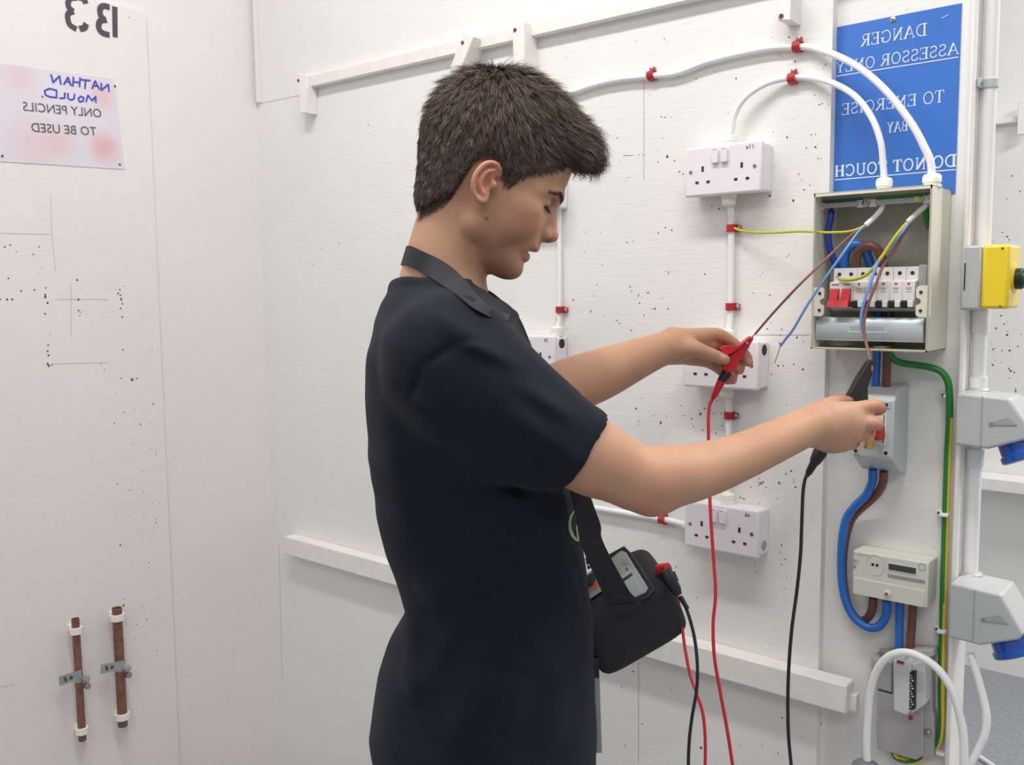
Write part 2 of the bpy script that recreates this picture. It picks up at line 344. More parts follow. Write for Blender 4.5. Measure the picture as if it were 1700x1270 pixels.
# ------------------------------------------------------------------ sockets
CLIPN = [0]
M['cableshade'] = M['whitecable']
def face_text(body, centre, h, m, parent, name, ux=NX, uz=NZ, n=Vector((0, -1, 0)), mirror=True, lift=.0006, ext=.0002, bold=0, font_align='CENTER', sx=1.0):
    cu = bpy.data.curves.new(name, 'FONT'); cu.body = body; cu.size = 1; cu.align_x = font_align; cu.align_y = 'CENTER'; cu.offset = bold; cu.resolution_u = 3
    tmp = link(bpy.data.objects.new(name, cu)); dg = bpy.context.evaluated_depsgraph_get(); dg.update()
    me = bpy.data.meshes.new_from_object(tmp.evaluated_get(dg)); bpy.data.objects.remove(tmp); bpy.data.curves.remove(cu)
    c = Vector(centre); off = wloc(parent)
    for v in me.vertices:
        x = v.co.x*h*sx*(-1 if mirror else 1); v.co = c+ux*x+uz*(v.co.y*h)+n*lift-off
    me.materials.append(m); me.name = name; o = link(bpy.data.objects.new(name, me)); o.parent = parent
    return o
def socket(px, py, which, label, scribble=None, knock=False, rock=True, tl=False):
    """px,py: right edge of the face plate, top or bottom corner"""
    OFF = .047; c = W(px, py, OFF); cx = c.x-.073; cz = c.z+(-.043 if which == 'T' else .043)
    t = thing('double_socket', label, 'socket', (cx, -.0, cz), 'white double sockets on the back wall')
    MB().box((cx, -.0185, cz), (.142, .037, .082)).build('back_box', M['white'], t, bevel=.004)
    fp = MB().box((cx, -.042, cz), (.146, .010, .086)).build('face_plate', M['white'], t, bevel=.004, seg=3)
    yf = -OFF
    for s in (-1, 1):
        MB().box((cx+s*.0085-.003, yf-.0025, cz+.023), (.0125, .007, .024)).build('rocker_switch', M['white'], t, bevel=.0015)
        MB().box((cx+s*.0085-.003, yf-.0052, cz+.0335), (.009, .0015, .0025)).build('red_mark', M['rock_red'], t)
    for s in (-1, 1):
        gx = cx+s*.037
        MB().box((gx-.0, yf-.0001, cz+.004), (.0042, .0012, .009)).build('pin_slot', M['slot'], fp)
        for q in (-1, 1): MB().box((gx+q*.0108, yf-.0001, cz-.019), (.0062, .0012, .0042)).build('pin_slot', M['slot'], fp)
    for s in (-1, 1):
        MB().cyl((cx+s*.0605, yf+.001, cz), (cx+s*.0605, yf-.0008, cz), .0034, n=14).build('screw', M['screw'], t)
        MB().box((cx+s*.0605, yf-.0009, cz), (.0045, .0006, .0009), Matrix.Rotation(.6, 3, 'Y')).build('screw_slot', M['slot'], t)
    if knock: MB().cyl((cx+.0700, -.020, cz+.026 if which == 'T' or True else cz), (cx+.0716, -.020, cz+.026 if knock > 0 else cz-.026), .0095, n=24).build('knockout_hole', M['grey2'] if knock < 0 else M['slot'], t) if knock > 0 else MB().cyl((cx+.0700, -.020, cz-.024), (cx+.0716, -.020, cz-.024), .0095, n=24).build('knockout_hole', M['grey2'], t)
    if scribble: face_text(scribble, (cx+.052, yf, cz+.033), .0105, M['ink'], t, 'pen_mark', mirror=True)
    return t, cx, cz
def gland(top, parent, up=1, name='cable_gland', r=.0135, h=.02, ax=NZ):
    c = Vector(top); a = ax*up
    return MB().lathe(c, a, [(0, r), (h*.35, r), (h*.38, r*.85), (h*.45, r*.95), (h*.85, r*.92), (h, r*.6)], 12).build(name, M['gland'], parent, smooth=True)
G_ = {}
t, cx, cz = socket(1265, 231, 'T', 'white double socket uppermost of those right of the face', "11x", False); G_['A'] = (cx, cz)
gland((cx+.0, -.02, cz+.041), t); gland((cx, -.02, cz-.041), t, -1)
t, cx, cz = socket(1259.5, 566, 'T', 'white double socket behind the hand holding the red clip', "x5", 1); G_['C'] = (cx, cz)
gland((cx, -.02, cz+.041), t); gland((cx, -.02, cz-.041), t, -1)
t, cx, cz = socket(1258.5, 929, 'B', 'white double socket below the forearm, right of the tester', "x6", -1); G_['D'] = (cx, cz)
gland((cx-.0, -.02, cz+.041), t); gland((cx-.071, -.016, cz-.012), t, -1, ax=NX, r=.012)
t, cx, cz = socket(920.5, 557.5, 'T', 'white double socket half hidden behind the black shirt front', "24", 1); G_['B'] = (cx, cz)
gland((cx+.058-.0, -.02, cz+.041), t)
t, cx, cz = socket(921, 346, 'B', 'white double socket mostly hidden behind the face and nose', None); G_['E'] = (cx, cz)
# ------------------------------------------------------------------ white cables on the wall
def cable(name, pts, r, m, label, group=None, cat='cable', n=8, res=12):
    return single(MB().tube(wpath(pts, n), r, res), name, M[m], label, cat, group, smooth=True)
xa, za = G_['A']; xc, zc_ = G_['C']; xd, zd = G_['D']; xb, zb = G_['B']
GW = 'white cables clipped to the back wall'
cable('white_cable', [(1547,296,.045),(1545,270,.045),(1535,245,.046),(1512,203,.045),(1472,152,.040),(1430,115,.032),(1390,93,.020),(1350,80,.010),(1325,78,.008),(1270,81,.009),(1180,101,.009),(1125,121,.009),(1082,126,.009),(1020,133,.009),(965,148,.009),(920,170,.009),(893,210,.009),(889,260,.009)], .0056, 'whitecable', 'upper thick white cable arching across the wall into the consumer unit', GW)
cable('white_cable', [(1468,300,.045),(1466,270,.045),(1462,235,.046),(1447,195,.043),(1420,160,.034),(1385,139,.022),(1350,130,.010),(1316,129,.009),(1275,138,.016),(1240,160,.022),(1221,188,.022),(1214,222,.021)], .0050, 'whitecable', 'lower white cable looping from the top socket into the consumer unit', GW)
def vcable(x, z0, z1, r, label):
    return single(MB().tube([Vector((x, -.0145, z0)), Vector((x, -.009, z0+(z1-z0)*.12)), Vector((x+.0005, -.009, (z0+z1)/2)), Vector((x, -.009, z1+(z0-z1)*.12)), Vector((x, -.0145, z1))], r, 12), 'white_cable', M['whitecable'], label, 'cable', GW, smooth=True)
vcable(xa, za-.055, zc_+.055, .0058, 'straight white cable running down from the uppermost socket, behind the yellow-green wire')
vcable(xc, zc_-.055, zd+.055, .0058, 'short white cable below the socket behind the red clip')
single(MB().tube([Vector((xd-.09, -.0145, zd-.012)), Vector((xd-.13, -.009, zd-.011)), Vector((xd-.60, -.009, zd-.012))], .0058), 'white_cable', M['whitecable'], 'horizontal white cable entering the lowest socket from the left', 'cable', GW, smooth=True)
pb = W(888, 545, .01)
single(MB().tube([Vector((xb+.058, -.0145, zb+.055)), Vector((xb+.058, -.009, zb+.09)), Vector((xb+.058, -.009, W(890, 345).z))], .0045), 'white_cable', M['whitecable'], 'thin white cable dropping behind the chin to the half hidden socket', 'cable', GW, smooth=True)
def redclip(p, ax, label, side):
    p = Vector(p); t = thing('cable_clip', label, 'clip', (p.x, 0, p.z), 'red cable clips'); u = Vector(ax).normalized(); v = u.cross(NY)
    mb = MB(); n = 10; r0, r1 = .0066, .0088; pts = []
    c = p.copy(); c.y = -.009
    ring = []
    for k in range(n+1):
        a = math.pi*k/n
        ring.append((math.cos(a), math.sin(a)))
    prof = [c+v*(x*r1)-NY*(y*r1) for x, y in ring]+[Vector((0, 0, 0))]
    outer = [c+v*(x*r1)-NY*(y*r1) for x, y in ring]; inner = [c+v*(x*r0)-NY*(y*r0) for x, y in ring]
    outer = [c+v*r1+NY*.009]+outer+[c-v*r1+NY*.009]; inner = [c+v*r0+NY*.009]+inner+[c-v*r0+NY*.009]
    w = u*.0065; vs = []
    for o_, i_ in zip(outer, inner): vs += [o_-w, o_+w, i_+w, i_-w]
    m_ = len(outer); fs = []
    for k in range(m_-1):
        for j in range(4): l = (j+1) % 4; fs.append((k*4+j, k*4+l, (k+1)*4+l, (k+1)*4+j))
    fs += [(0, 1, 2, 3), ((m_-1)*4+3, (m_-1)*4+2, (m_-1)*4+1, (m_-1)*4)]
    mb.add(vs, fs); mb.build('saddle', M['clipred'], t)
    s = c+v*side*.0125; s.y = 0
    MB().box(s-NY*.003+v*(-side)*.002, (.010, .006, .010)).build('screw_tab', M['clipred'], t, bevel=.001)
    MB().lathe(s, (0, -1, 0), [(.006, .0042), (.0085, .0036), (.0095, .002)], 12).build('screw', M['screw'], t, smooth=True)
redclip(W(1324, 77, .008), (1, 0, -.05), 'red clip on the upper arching cable, nearest the blue sign', 1 if False else 1)
redclip(W(1316, 130, .008), (1, 0, .05), 'red clip on the looping cable just below the highest clip', 1)
redclip(W(1082, 125, .008), (1, 0, .12), 'red clip on the arching cable straight above the hair tip', 1)
for z, lab in ((W(1209, 380).z, 'red clip under the uppermost socket where the yellow-green wire starts'), (W(1203, 509).z, 'red clip on the vertical cable above the hand with the red clip')):
    redclip((xa, 0, z), (0, 0, 1), lab, -1)
redclip((xc, 0, W(1203, 688).z), (0, 0, 1), 'red clip just below the red crocodile clip hand', -1)
redclip((W(1104, 882).x, 0, zd-.012), (1, 0, 0), 'red clip on the horizontal cable beside the lowest socket', 1)
redclip((xb+.058, 0, W(887, 514).z), (0, 0, 1), 'red clip above the half hidden socket near the collar', -1)
# ------------------------------------------------------------------ serif lettering for the printed sign
def arc(cx, cy, rx, ry, a0, a1, n=12): return [(cx+rx*math.cos(math.radians(a0+(a1-a0)*k/n)), cy+ry*math.sin(math.radians(a0+(a1-a0)*k/n))) for k in range(n+1)]
K, T_ = .135, .06
def ser(x, y, w=.13): return ([(x-w, y), (x+w, y)], T_)
GL = {
 'A': (.78, [([(.06,0),(.38,1)], T_), ([(.38,1),(.70,0)], K), ([(.16,.34),(.60,.34)], T_), ser(.06,.02,.1), ser(.70,.02)]),
 'B': (.68, [([(.16,0),(.16,1)], K), ([(.04,.98),(.34,.98)]+arc(.34,.75,.22,.23,90,-90)+[(.16,.52)], .07), ([(.34,.52)]+arc(.36,.27,.25,.25,90,-90)+[(.04,.02)], .07)]),
 'C': (.72, [(arc(.40,.5,.32,.49,42,318,20), .08), ([(.64,.99),(.64,.72)], T_)]),
 'D': (.78, [([(.16,0),(.16,1)], K), ([(.03,.98),(.34,.98)]+arc(.34,.5,.36,.48,90,-90,18)+[(.03,.02)], .08)]),
 'E': (.66, [([(.16,0),(.16,1)], K), ([(.03,.98),(.58,.98),(.58,.80)], T_), ([(.03,.02),(.60,.02),(.62,.22)], T_), ([(.16,.52),(.42,.52)], T_), ([(.42,.62),(.42,.42)], T_)]),
 'G': (.78, [(arc(.40,.5,.33,.49,48,312,20), .08), ([(.64,.42),(.64,.08)], K), ([(.50,.42),(.76,.42)], T_), ([(.66,.98),(.66,.74)], T_)]),
 'H': (.80, [([(.16,0),(.16,1)], K), ([(.62,0),(.62,1)], K), ([(.16,.52),(.62,.52)], T_), ser(.16,.98), ser(.16,.02), ser(.62,.98), ser(.62,.02)]),
 'I': (.36, [([(.18,0),(.18,1)], K), ser(.18,.98), ser(.18,.02)]),
 'L': (.64, [([(.16,0),(.16,1)], K), ser(.16,.98), ([(.03,.02),(.58,.02),(.61,.24)], T_)]),
 'N': (.80, [([(.16,0),(.16,1)], T_), ([(.12,1),(.64,.02)], K), ([(.64,0),(.64,1)], T_), ser(.14,.98,.1), ser(.16,.02,.1), ser(.64,.98,.1)]),
 'O': (.78, [(arc(.39,.5,.31,.49,0,360,26), .085)]),
 'R': (.72, [([(.16,0),(.16,1)], K), ([(.03,.98),(.34,.98)]+arc(.34,.75,.22,.23,90,-90)+[(.16,.52)], .07), ([(.34,.52),(.64,.02)], K), ser(.16,.02), ser(.66,.02,.07)]),
 'S': (.58, [(arc(.29,.75,.20,.23,30,270,14)+arc(.29,.27,.22,.25,90,-150,14), .085), ([(.47,.98),(.47,.78)], T_), ([(.08,.04),(.08,.26)], T_)]),
 'T': (.66, [([(.33,0),(.33,1)], K), ([(.03,.78),(.05,.98),(.61,.98),(.63,.78)], T_), ser(.33,.02)]),
 'U': (.78, [([(.15,1),(.15,.3)]+arc(.38,.3,.24,.29,180,360,12)+[(.62,1)], .08), ser(.15,.98), ser(.62,.98,.1)]),
 'Y': (.74, [([(.10,1),(.36,.48)], K), ([(.64,1),(.36,.48)], T_), ([(.36,.5),(.36,0)], K), ser(.10,.98,.1), ser(.64,.98,.1), ser(.36,.02)]),
 ' ': (.30, []),
}
RK = [0]
def ribbon(mb, pts, w, P):
    for i, (a, b) in enumerate(zip(pts[:-1], pts[1:])):
        dx, dy = b[0]-a[0], b[1]-a[1]; l = math.hypot(dx, dy) or 1; dx /= l; dy /= l; e = w*.28 if len(pts) > 2 else 0
        q = [(a[0]-dx*e-dy*w/2, a[1]-dy*e+dx*w/2), (a[0]-dx*e+dy*w/2, a[1]-dy*e-dx*w/2), (b[0]+dx*e+dy*w/2, b[1]+dy*e-dx*w/2), (b[0]+dx*e-dy*w/2, b[1]+dy*e+dx*w/2)]
        RK[0] = (RK[0]+1) % 40; lf = Vector((0, -1, 0))*(RK[0]*.00001)
        mb.add([Vector(P(*k))+lf for k in q], [(0, 1, 2, 3)])
def serif_line(mb, s, cxp, zb, h, y, width=None, under=False, fat=1.0):
    """mirror-image lettering: reads right to left"""
    adv = sum(GL[c][0] for c in s)+.06*(len(s)-1); sx = h if width is None else width/adv
    x = cxp+adv*sx/2
    for c in s:
        w, st = GL[c]
        for pts, tk in st: ribbon(mb, [(p[0]*sx/h, p[1]) for p in pts], tk*fat, lambda a, b, x=x: Vector((x-a*h, y, zb+b*h)))
        x -= (w+.06)*sx
    if under: ribbon(mb, [(cxp-adv*sx/2, 0), (cxp+adv*sx/2, 0)], .0016, lambda a, b: Vector((a, y, zb-.005+b)))
SY = .02
sw0, sw1 = seamx+.0005, -.4115; zt_, zb_ = W(1595, 6, -SY).z, W(1588, 321, -SY).z
sg = thing('warning_sign', 'blue paper sign with mirrored white lettering warning danger, behind the white cables', 'sign', ((sw0+sw1)/2, SY, (zt_+zb_)/2))
MB().box(((sw0+sw1)/2, SY-.0012, (zt_+zb_)/2), (sw1-sw0, .0016, zt_-zb_)).build('sheet', M['sign'], sg)
tx = MB(); ys = SY-.0024
def zat(px, py): return W(px, py, -SY).z
def xat(px, py): return W(px, py, -SY).x
def sline(s, pl, yl, pr, yr, h, **k):
    tx = MB(); a, b = xat(pl, yl), xat(pr, yr); serif_line(tx, s, (a+b)/2, (zat(pl, yl)+zat(pr, yr))/2, h, ys, width=b-a, **k)
    xl = sw0+.001; tx2 = MB()
    for f in tx.f:
        vs = [tx.v[i] for i in f]
        if max(v[0] for v in vs) > xl: tx2.add([(max(v[0], xl), v[1], v[2]) for v in vs], [tuple(range(len(vs)))])
    tx2.build('lettering', M['signtxt'], sg, fix=False)
sline('DANGER', 1430, 77, 1539, 60, .0185)
sline('ASSESSOR ONLY', 1388, 121, 1592, 91, .0175, under=True)
sline('TO ENERGISE', 1398, 191, 1568, 170, .0180)
sline('BAY', 1473, 221, 1508, 217, .0160)
sline('DO NOT TOUCH', 1386, 295, 1588, 275, .0180, under=True, fat=1.5)
c = W(1483, 33, -SY); MB().lathe((c.x, SY-.0015, c.z), (0, -1, 0), [(0, .0048), (.0015, .0046), (.0028, .002)], 14).build('screw', M['screw'], sg, smooth=True)
MB().box((c.x, SY-.0046, c.z), (.0045, .0006, .001), Matrix.Rotation(.5, 3, 'Y')).build('screw_slot', M['slot'], sg)
c = W(1570, 28, -SY); MB().box((c.x, SY-.0024, c.z), (.011, .0008, .0008), Matrix.Rotation(-.35, 3, 'Y')).build('staple', M['signtxt'], sg)
# ------------------------------------------------------------------ consumer unit
F_ = .08
x0, x1 = W(1351.6, 321.5, F_).x, W(1543, 445, F_).x
z1, z0 = (W(1351.6, 321.5, F_).z+W(1544.8, 306, F_).z)/2, (W(1349, 579, F_).z+W(1542, 585, F_).z)/2
yb_ = .0195; w_ = x1-x0; xm, zm = (x0+x1)/2, (z0+z1)/2
cu_ = thing('consumer_unit', 'open cream metal consumer unit with its breakers and loose wires exposed', 'fuse box', (xm, yb_, z0))
e = MB(); th = .0018; D_ = yb_+F_
e.box((xm, yb_-.001, zm), (w_, .002, z1-z0))
for s in (-1, 1): e.box((xm+s*(w_/2-th/2), yb_-D_/2, zm), (th, D_, z1-z0))
for zz in (z0+th/2, z1-th/2): e.box((xm, yb_-D_/2, zz), (w_, D_, th))
e.build('enclosure', M['cream'], cu_, bevel=.0006)
e = MB()                                   # folded rim
e.box((xm, -F_+.0008, z1-.0028), (w_, .0016, .0056)); e.box((xm, -F_+.0008, z0+.0015), (w_, .0016, .003))
e.box((x0+.001, -F_+.0008, zm), (.002, .0016, z1-z0)); e.box((x1-.001, -F_+.0008, zm), (.002, .0016, z1-z0))
e.build('rim', M['cream'], cu_)
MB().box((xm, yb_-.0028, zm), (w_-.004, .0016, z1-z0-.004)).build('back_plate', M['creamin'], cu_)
def lug(px0, py0, px1, py1, side):
    a, b = W(px0, py0, F_-.004), W(px1, py1, F_-.004); cx, cz = (a.x+b.x)/2, (a.z+b.z)/2; w, h = b.x-a.x, a.z-b.z
    o_ = 1 if side > 0 else -1; xe = cx-o_*w/2; xw = cx+o_*w/2; P = []
    P += [(xw, cz+h/2)]+[(xe+o_*.004, cz+h/2), (xe, cz+h/2-.004), (xe, cz+.0075)]
    P += [(xe+o_*(.0005+.0065*math.sin(math.radians(k))), cz+.0055*math.cos(math.radians(k))) for k in range(0, 181, 30)]
    P += [(xe, cz-.0075), (xe, cz-h/2+.004), (xe+o_*.004, cz-h/2), (xw, cz-h/2)]
    MB().prism([Vector((p[0], -F_+.0042, p[1])) for p in P], (0, -.0022, 0)).build('fixing_lug', M['cream'], cu_)
    for s in (-1, 1):
        c = Vector((xe+o_*.007, -F_+.002, cz+s*h*.29)); MB().cyl(c, c-NY*.0012, .0024, n=12).build('screw_hole', M['slot'], cu_)
lug(1350, 477, 1368, 525, -1); lug(1522, 474, 1545, 527, 1)
def bar(name, m, a, b, off, hh, dd):
    A, B = W(*a, off), W(*b, off)
    return MB().box(((A.x+B.x)/2, -off, (A.z+B.z)/2), (abs(B.x-A.x), dd, hh))
def terminal(label, ends, m, holes_n, off, nm):
    A, B = W(*ends[0], off), W(*ends[1], off); c = (A+B)/2; l = B.x-A.x; zc = c.z
    bm_ = MB().box((c.x, -off+.006, zc+.006), (l*.86, .012, .008)); b_ = bm_.build(nm, m, cu_, label=label)
    MB().box((c.x, -off, zc), (l*.82, .008, .0075)).build('brass_bar', M['screw'], b_)
    sc = MB(); 
    for k in range(holes_n):
        x = c.x-l*.37+l*.74*k/(holes_n-1); sc.cyl((x, -off-.0035, zc), (x, -off-.0052, zc), .0026, n=10)
    sc.build('terminal_screws', M['steel'], b_)
    dk = MB()
    for k in range(holes_n):
        x = c.x-l*.37+l*.74*k/(holes_n-1); dk.box((x, -off-.0054, zc), (.0032, .0005, .0008), Matrix.Rotation(.7+k, 3, 'Y'))
    dk.build('screw_slots', M['slot'], b_)
    for s in (-1, 1):
        x = c.x+s*l*.46; p = [(-.006, -.0055), (.006, -.0055), (.0035, 0), (.006, .0055), (-.006, .0055), (-.0035, 0)]
        MB().prism([Vector((x+q[0], -off-.002, zc+q[1])) for q in p], (0, .006, 0)).build('holder', M['fuse'], b_)
    return c, l, zc
OFT = .052
terminal('teal neutral terminal bar', ((1361,343),(1432,338)), M['tealbar'], 8, OFT, 'neutral_bar')
terminal('green earth terminal bar', ((1446,337),(1543,331)), M['greenbar'], 11, OFT, 'earth_bar')
c = W(1438, 337, OFT); MB().cyl((c.x, -OFT+.002, c.z), (c.x, -OFT-.002, c.z), .0062, n=16).build('knob', M['grey2'], cu_)
c = W(1524, 330, OFT); MB().box((c.x, -OFT-.004, c.z), (.007, .004, .006)).build('yellow_marker', M['yellowbit'], cu_)
# breakers
om, ou = .066, .050
xa_ = W(1377, 489, om).x; xb_ = W(1519, 489, om).x; mod = (xb_-xa_)/7
zT = (W(1382, 447, ou).z+W(1518, 441, ou).z)/2; zM = (W(1375, 468.5, om).z+W(1519, 465, om).z)/2; zB = (W(1375, 512, om).z+W(1519, 510, om).z)/2
MB().box((xm-.002, -.020, zM), (w_-.02, .010, .035)).build('din_rail', M['steel'], cu_)
def breaker(k, n, nm, lab=None):
    xl_ = xa_+mod*k; xr_ = xl_+mod*n-.0004; b_ = MB()
    prof = [(-.012, zT), (-ou, zT), (-ou, zM+.001), (-om, zM-.001), (-om, zB), (-ou+.004, zB-.006), (-.012, zB-.006)]
    b_.prism([Vector((xl_, y, z)) for y, z in prof], (xr_-xl_, 0, 0))
    o = b_.build(nm, M['mcb'], cu_, bevel=.0007, label=lab); hl = MB()
    for j in range(n):
        hx = xl_+mod*(j+.5); hl.cyl((hx, -ou+.001, (zT+zM)/2+.001), (hx, -ou-.0006, (zT+zM)/2+.001), .0030, n=14)
    hl.build('terminal_hole', M['slot'], o)
    return o, xl_, xr_
o, xl_, xr_ = breaker(0, 2, 'main_switch', 'main switch with a wide red toggle')
for j in range(2):
    cxx = xl_+mod*(j+.5); MB().box((cxx, -om-.0004, zM-.0045), (mod*.62, .0008, .0012)).build('green_mark', M['wgreen'], o)
tg = MB(); zt0 = zM-.011; zt1 = zB+.004
for j in range(2):
    cxx = xl_+mod*(j+.5); wv = mod*.36
    tg.hexa([Vector((cxx-wv, -om+.002, zt1+.008)), Vector((cxx+wv, -om+.002, zt1+.008)), Vector((cxx+wv, -om-.012, zt1+.006)), Vector((cxx-wv, -om-.012, zt1+.006)),
             Vector((cxx-wv, -om+.002, zt0)), Vector((cxx+wv, -om+.002, zt0)), Vector((cxx+wv, -om-.004, zt0)), Vector((cxx-wv, -om-.004, zt0))])
cxx = xl_+mod
tg.hexa([Vector((cxx-mod*.92, -om-.001, zt1-.002)), Vector((cxx+mod*.92, -om-.001, zt1-.002)), Vector((cxx+mod*.92, -om-.017, zt1-.003)), Vector((cxx-mod*.92, -om-.017, zt1-.003)),
         Vector((cxx-mod*.86, -om+.002, zt1+.008)), Vector((cxx+mod*.86, -om+.002, zt1+.008)), Vector((cxx+mod*.86, -om-.012, zt1+.008)), Vector((cxx-mod*.86, -om-.012, zt1+.008))])
tg.build('toggle', M['red'], o, bevel=.0006)
for k in range(2, 7):
    o, xl_, xr_ = breaker(k, 1, 'circuit_breaker'); cxx = (xl_+xr_)/2
    MB().cyl((cxx, -om+.0005, zM-.0045), (cxx, -om-.0005, zM-.0045), .0019, n=12).build('red_dot', M['rock_red'], o)
    pm = MB()
    for dz in (.0105, .0125, .0165): pm.box((cxx, -om-.0003, zM-dz), (mod*.42, .0004, .0006))
    pm.build('print', M['print'], o)
    MB().box((cxx, -om+.001, zB+.0055), (mod*.96, .006, .012)).build('toggle_recess', M['black'], o)
    MB().box((cxx+mod*.28, -om-.004, zB+.0062), (mod*.46, .010, .0105)).build('toggle_shoulder', M['mcb'], o, bevel=.0012)
    MB().box((cxx-mod*.20, -om-.0065, zB+.0058), (mod*.42, .010, .0095)).build('toggle', M['black'], o, bevel=.001)
# blank grey spacer at the right end
MB().box((xb_+.006, -.032, (zT+zM)/2-.004), (.012, .040, .034)).build('end_stop', M['grey2'], cu_, bevel=.001)
# silver cover plate at the bottom
oc = .071
A, B = W(1352, 527, oc), W(1532, 566, oc); zc0, zc1 = z0+.0135, z0+.0505
cvx0, cvx1 = x0+.003, W(1532, 566, oc).x
cv = MB(); prof = [(-.030, zc1), (-oc+.008, zc1), (-oc, zc1-.010), (-oc, zc0+.004), (-oc+.003, zc0), (-.030, zc0)]
cv.prism([Vector((cvx0, y, z)) for y, z in prof], (cvx1-cvx0, 0, 0)); cv = cv.build('cover_plate', M['cover'], cu_, bevel=.0008, label='silver cover plate below the breakers')
lx_ = W(1440, 545, oc).x
MB().box((lx_, -oc-.0002, (zc0+zc1)/2+.001), (.060, .0005, .013)).build('label_strip', M['labelp'], cv)
pr_ = MB()
for r_i, dz in enumerate((.0045, .0012)):
    xx = lx_-.027
    while xx < lx_+.026:
        w = random.uniform(.0012, .004); pr_.box((xx+w/2, -oc-.0006, (zc0+zc1)/2+.002+dz-.0035), (w, .0003, .0016)); xx += w+.0009
pr_.build('print', M['grey2'], cv)
tp = MB(); c = W(1502, 429, -.015)
for k, dz in enumerate((0, -.003, -.006)):
    for j in range(5): tp.box((c.x-.006+j*.0033, .0155, c.z+dz), (.0022, .0004, .0009))
tp.build('print', M['grey2'], cu_)
# glands on the top of the enclosure
for (px, py, off, r, lab) in ((1468, 306, .045, .0125, None), (1547, 303, .045, .0135, None)):
    c = W(px, py, off); g = MB().lathe((c.x, -off, z1-.001), (0, 0, 1), [(0, r*1.02), (.004, r*1.02), (.0045, r*.86), (.007, r*.86), (.0075, r), (.0165, r), (.0195, r*.8), (.021, r*.45)], 20).build('cable_gland', M['gland'], cu_, smooth=True)
c = W(1450, 309, .03); MB().lathe((c.x, -.030, z1), (0, 0, 1), [(0, .011), (.003, .010), (.0045, .005)], 20).build('blanking_grommet', M['black'], cu_, smooth=True)
c = W(1465, 573, .030); MB().lathe((c.x, -.028, z0+.0015), (0, 0, 1), [(0, .019), (.004, .018)], 20).build('brass_bush', M['brass'], cu_, smooth=True)
# ------------------------------------------------------------------ wires inside and around the consumer unit
def wire(name, pts, r, m, label, cat='wire', group=None, **k): return cable(name, pts, r, m, label, group, cat, **k)
wire('neutral_wire', [(1380,350,.040),(1379,362,.044),(1375,385,.045),(1377,410,.044),(1384,432,.040),(1393,450,.034),(1396,458,.024)], .0052, 'wdblue', 'dark blue wire from the teal terminal bar down behind the breakers')
single(MB().tube(wpath([(1380,344,.036),(1381,352,.040),(1380,359,.043)], 4), .0032, 8), 'copper_end', M['copper'], 'bare copper strands of the dark blue wire at the terminal bar', 'wire', smooth=True)
wire('blue_tail', [(1402,452,.03),(1402,440,.035),(1404,420,.040),(1412,409,.042),(1424,406,.040),(1436,414,.032),(1442,430,.022),(1447,450,.016),(1458,520,.012),(1462,575,.020)], .0072, 'wblue', 'bright blue tail looping over behind the breakers in the fuse box')
wire('brown_tail', [(1421,452,.03),(1421,440,.036),(1424,420,.042),(1433,411,.046),(1444,408,.046),(1455,413,.042),(1462,425,.034),(1467,440,.022),(1476,520,.012),(1476,575,.020)], .0072, 'wbrown', 'brown tail looping over beside the blue tail behind the breakers')
def vtail(name, m, pa, pb, off, label, r=.0065):
    return single(MB().tube(wpath([(*pa, off), ((pa[0]+pb[0])/2, (pa[1]+pb[1])/2, off), (*pb, off)], 3), r, 14), name, M[m], label, 'wire', None, smooth=True)
vtail('blue_tail', 'wblue', (1456, 572), (1453, 650), .018, 'short blue tail between the fuse box and the grey isolator')
vtail('brown_tail', 'wbrown', (1473, 572), (1471, 650), .018, 'short brown tail between the fuse box and the grey isolator')
GS = 'stripped grey cable ends inside the consumer unit'
M['gsheath'] = mat('pale_grey_sheath', rgb(214, 214, 212), .5)
A_ = (1437, 373, .060); B_ = (1508, 368, .060)
cable('cable_sheath', [(1467,330,.045),(1464,345,.045),(1456,356,.050),(1447,365,.055),(1437,374,.060)], .0042, 'whitecable', 'stripped white cable end in the fuse box feeding the yellow wire to the left', cat='cable')
cable('cable_sheath', [(1546,325,.045),(1538,340,.045),(1525,352,.050),(1515,361,.056),(1507,369,.060)], .0042, 'gsheath', 'stripped pale cable end in the upper right of the fuse box', cat='cable')
wire('earth_wire', [(1438,373,.060),(1425,380,.066),(1405,385,.072),(1370,386,.075),(1330,384,.060),(1290,386,.040),(1255,386,.025),(1232,383,.016),(1220,379,.012),(1214,372,.010)], .0021, 'wyg', 'yellow-green wire crossing the wall from the fuse box to a cable clip')
cl_tip = None
wire('blue_core', [(1437,375,.060),(1425,385,.070),(1400,420,.090),(1370,462,.100),(1340,507,.104),(1318,545,.100),(1305,562,.096),(1296,574,.092)], .0020, 'wlblue', 'light blue wire pulled down left, its bare end in mid air')
single(MB().tube(wpath([(1296,574,.092),(1291,588,.090),(1286,603,.088)], 4), .0008, 8), 'bare_copper_core', M['wpink'], 'thin bare copper end of the light blue wire', 'wire', smooth=True)
single(MB().add([tuple(W(1296,573,.092)+Vector(d)*.0022) for d in ((1.5,0,1),(0,-1,.2),(-1.6,0,1.4),(0,0,-1.6),(-.8,.4,2.2))], [(0,1,3),(1,2,3),(2,4,0),(0,3,2),(1,0,4),(1,4,2)]), 'torn_insulation', M['wblue'], 'torn blue insulation at the end of the light blue wire', 'wire')
wire('earth_wire', [(1507,369,.060),(1500,376,.064),(1485,395,.072),(1465,425,.078),(1450,445,.080),(1435,458,.078),(1418,464,.074),(1402,465,.070),(1392,463,.066)], .0026, 'wyg', 'yellow-green wire curling over the breaker tops')
single(MB().tube(wpath([(1393,463,.066),(1388,459,.065)], 3), .0011, 8), 'copper_tip', M['copper'], 'copper tip of the yellow-green wire at the breaker tops', 'wire', smooth=True)
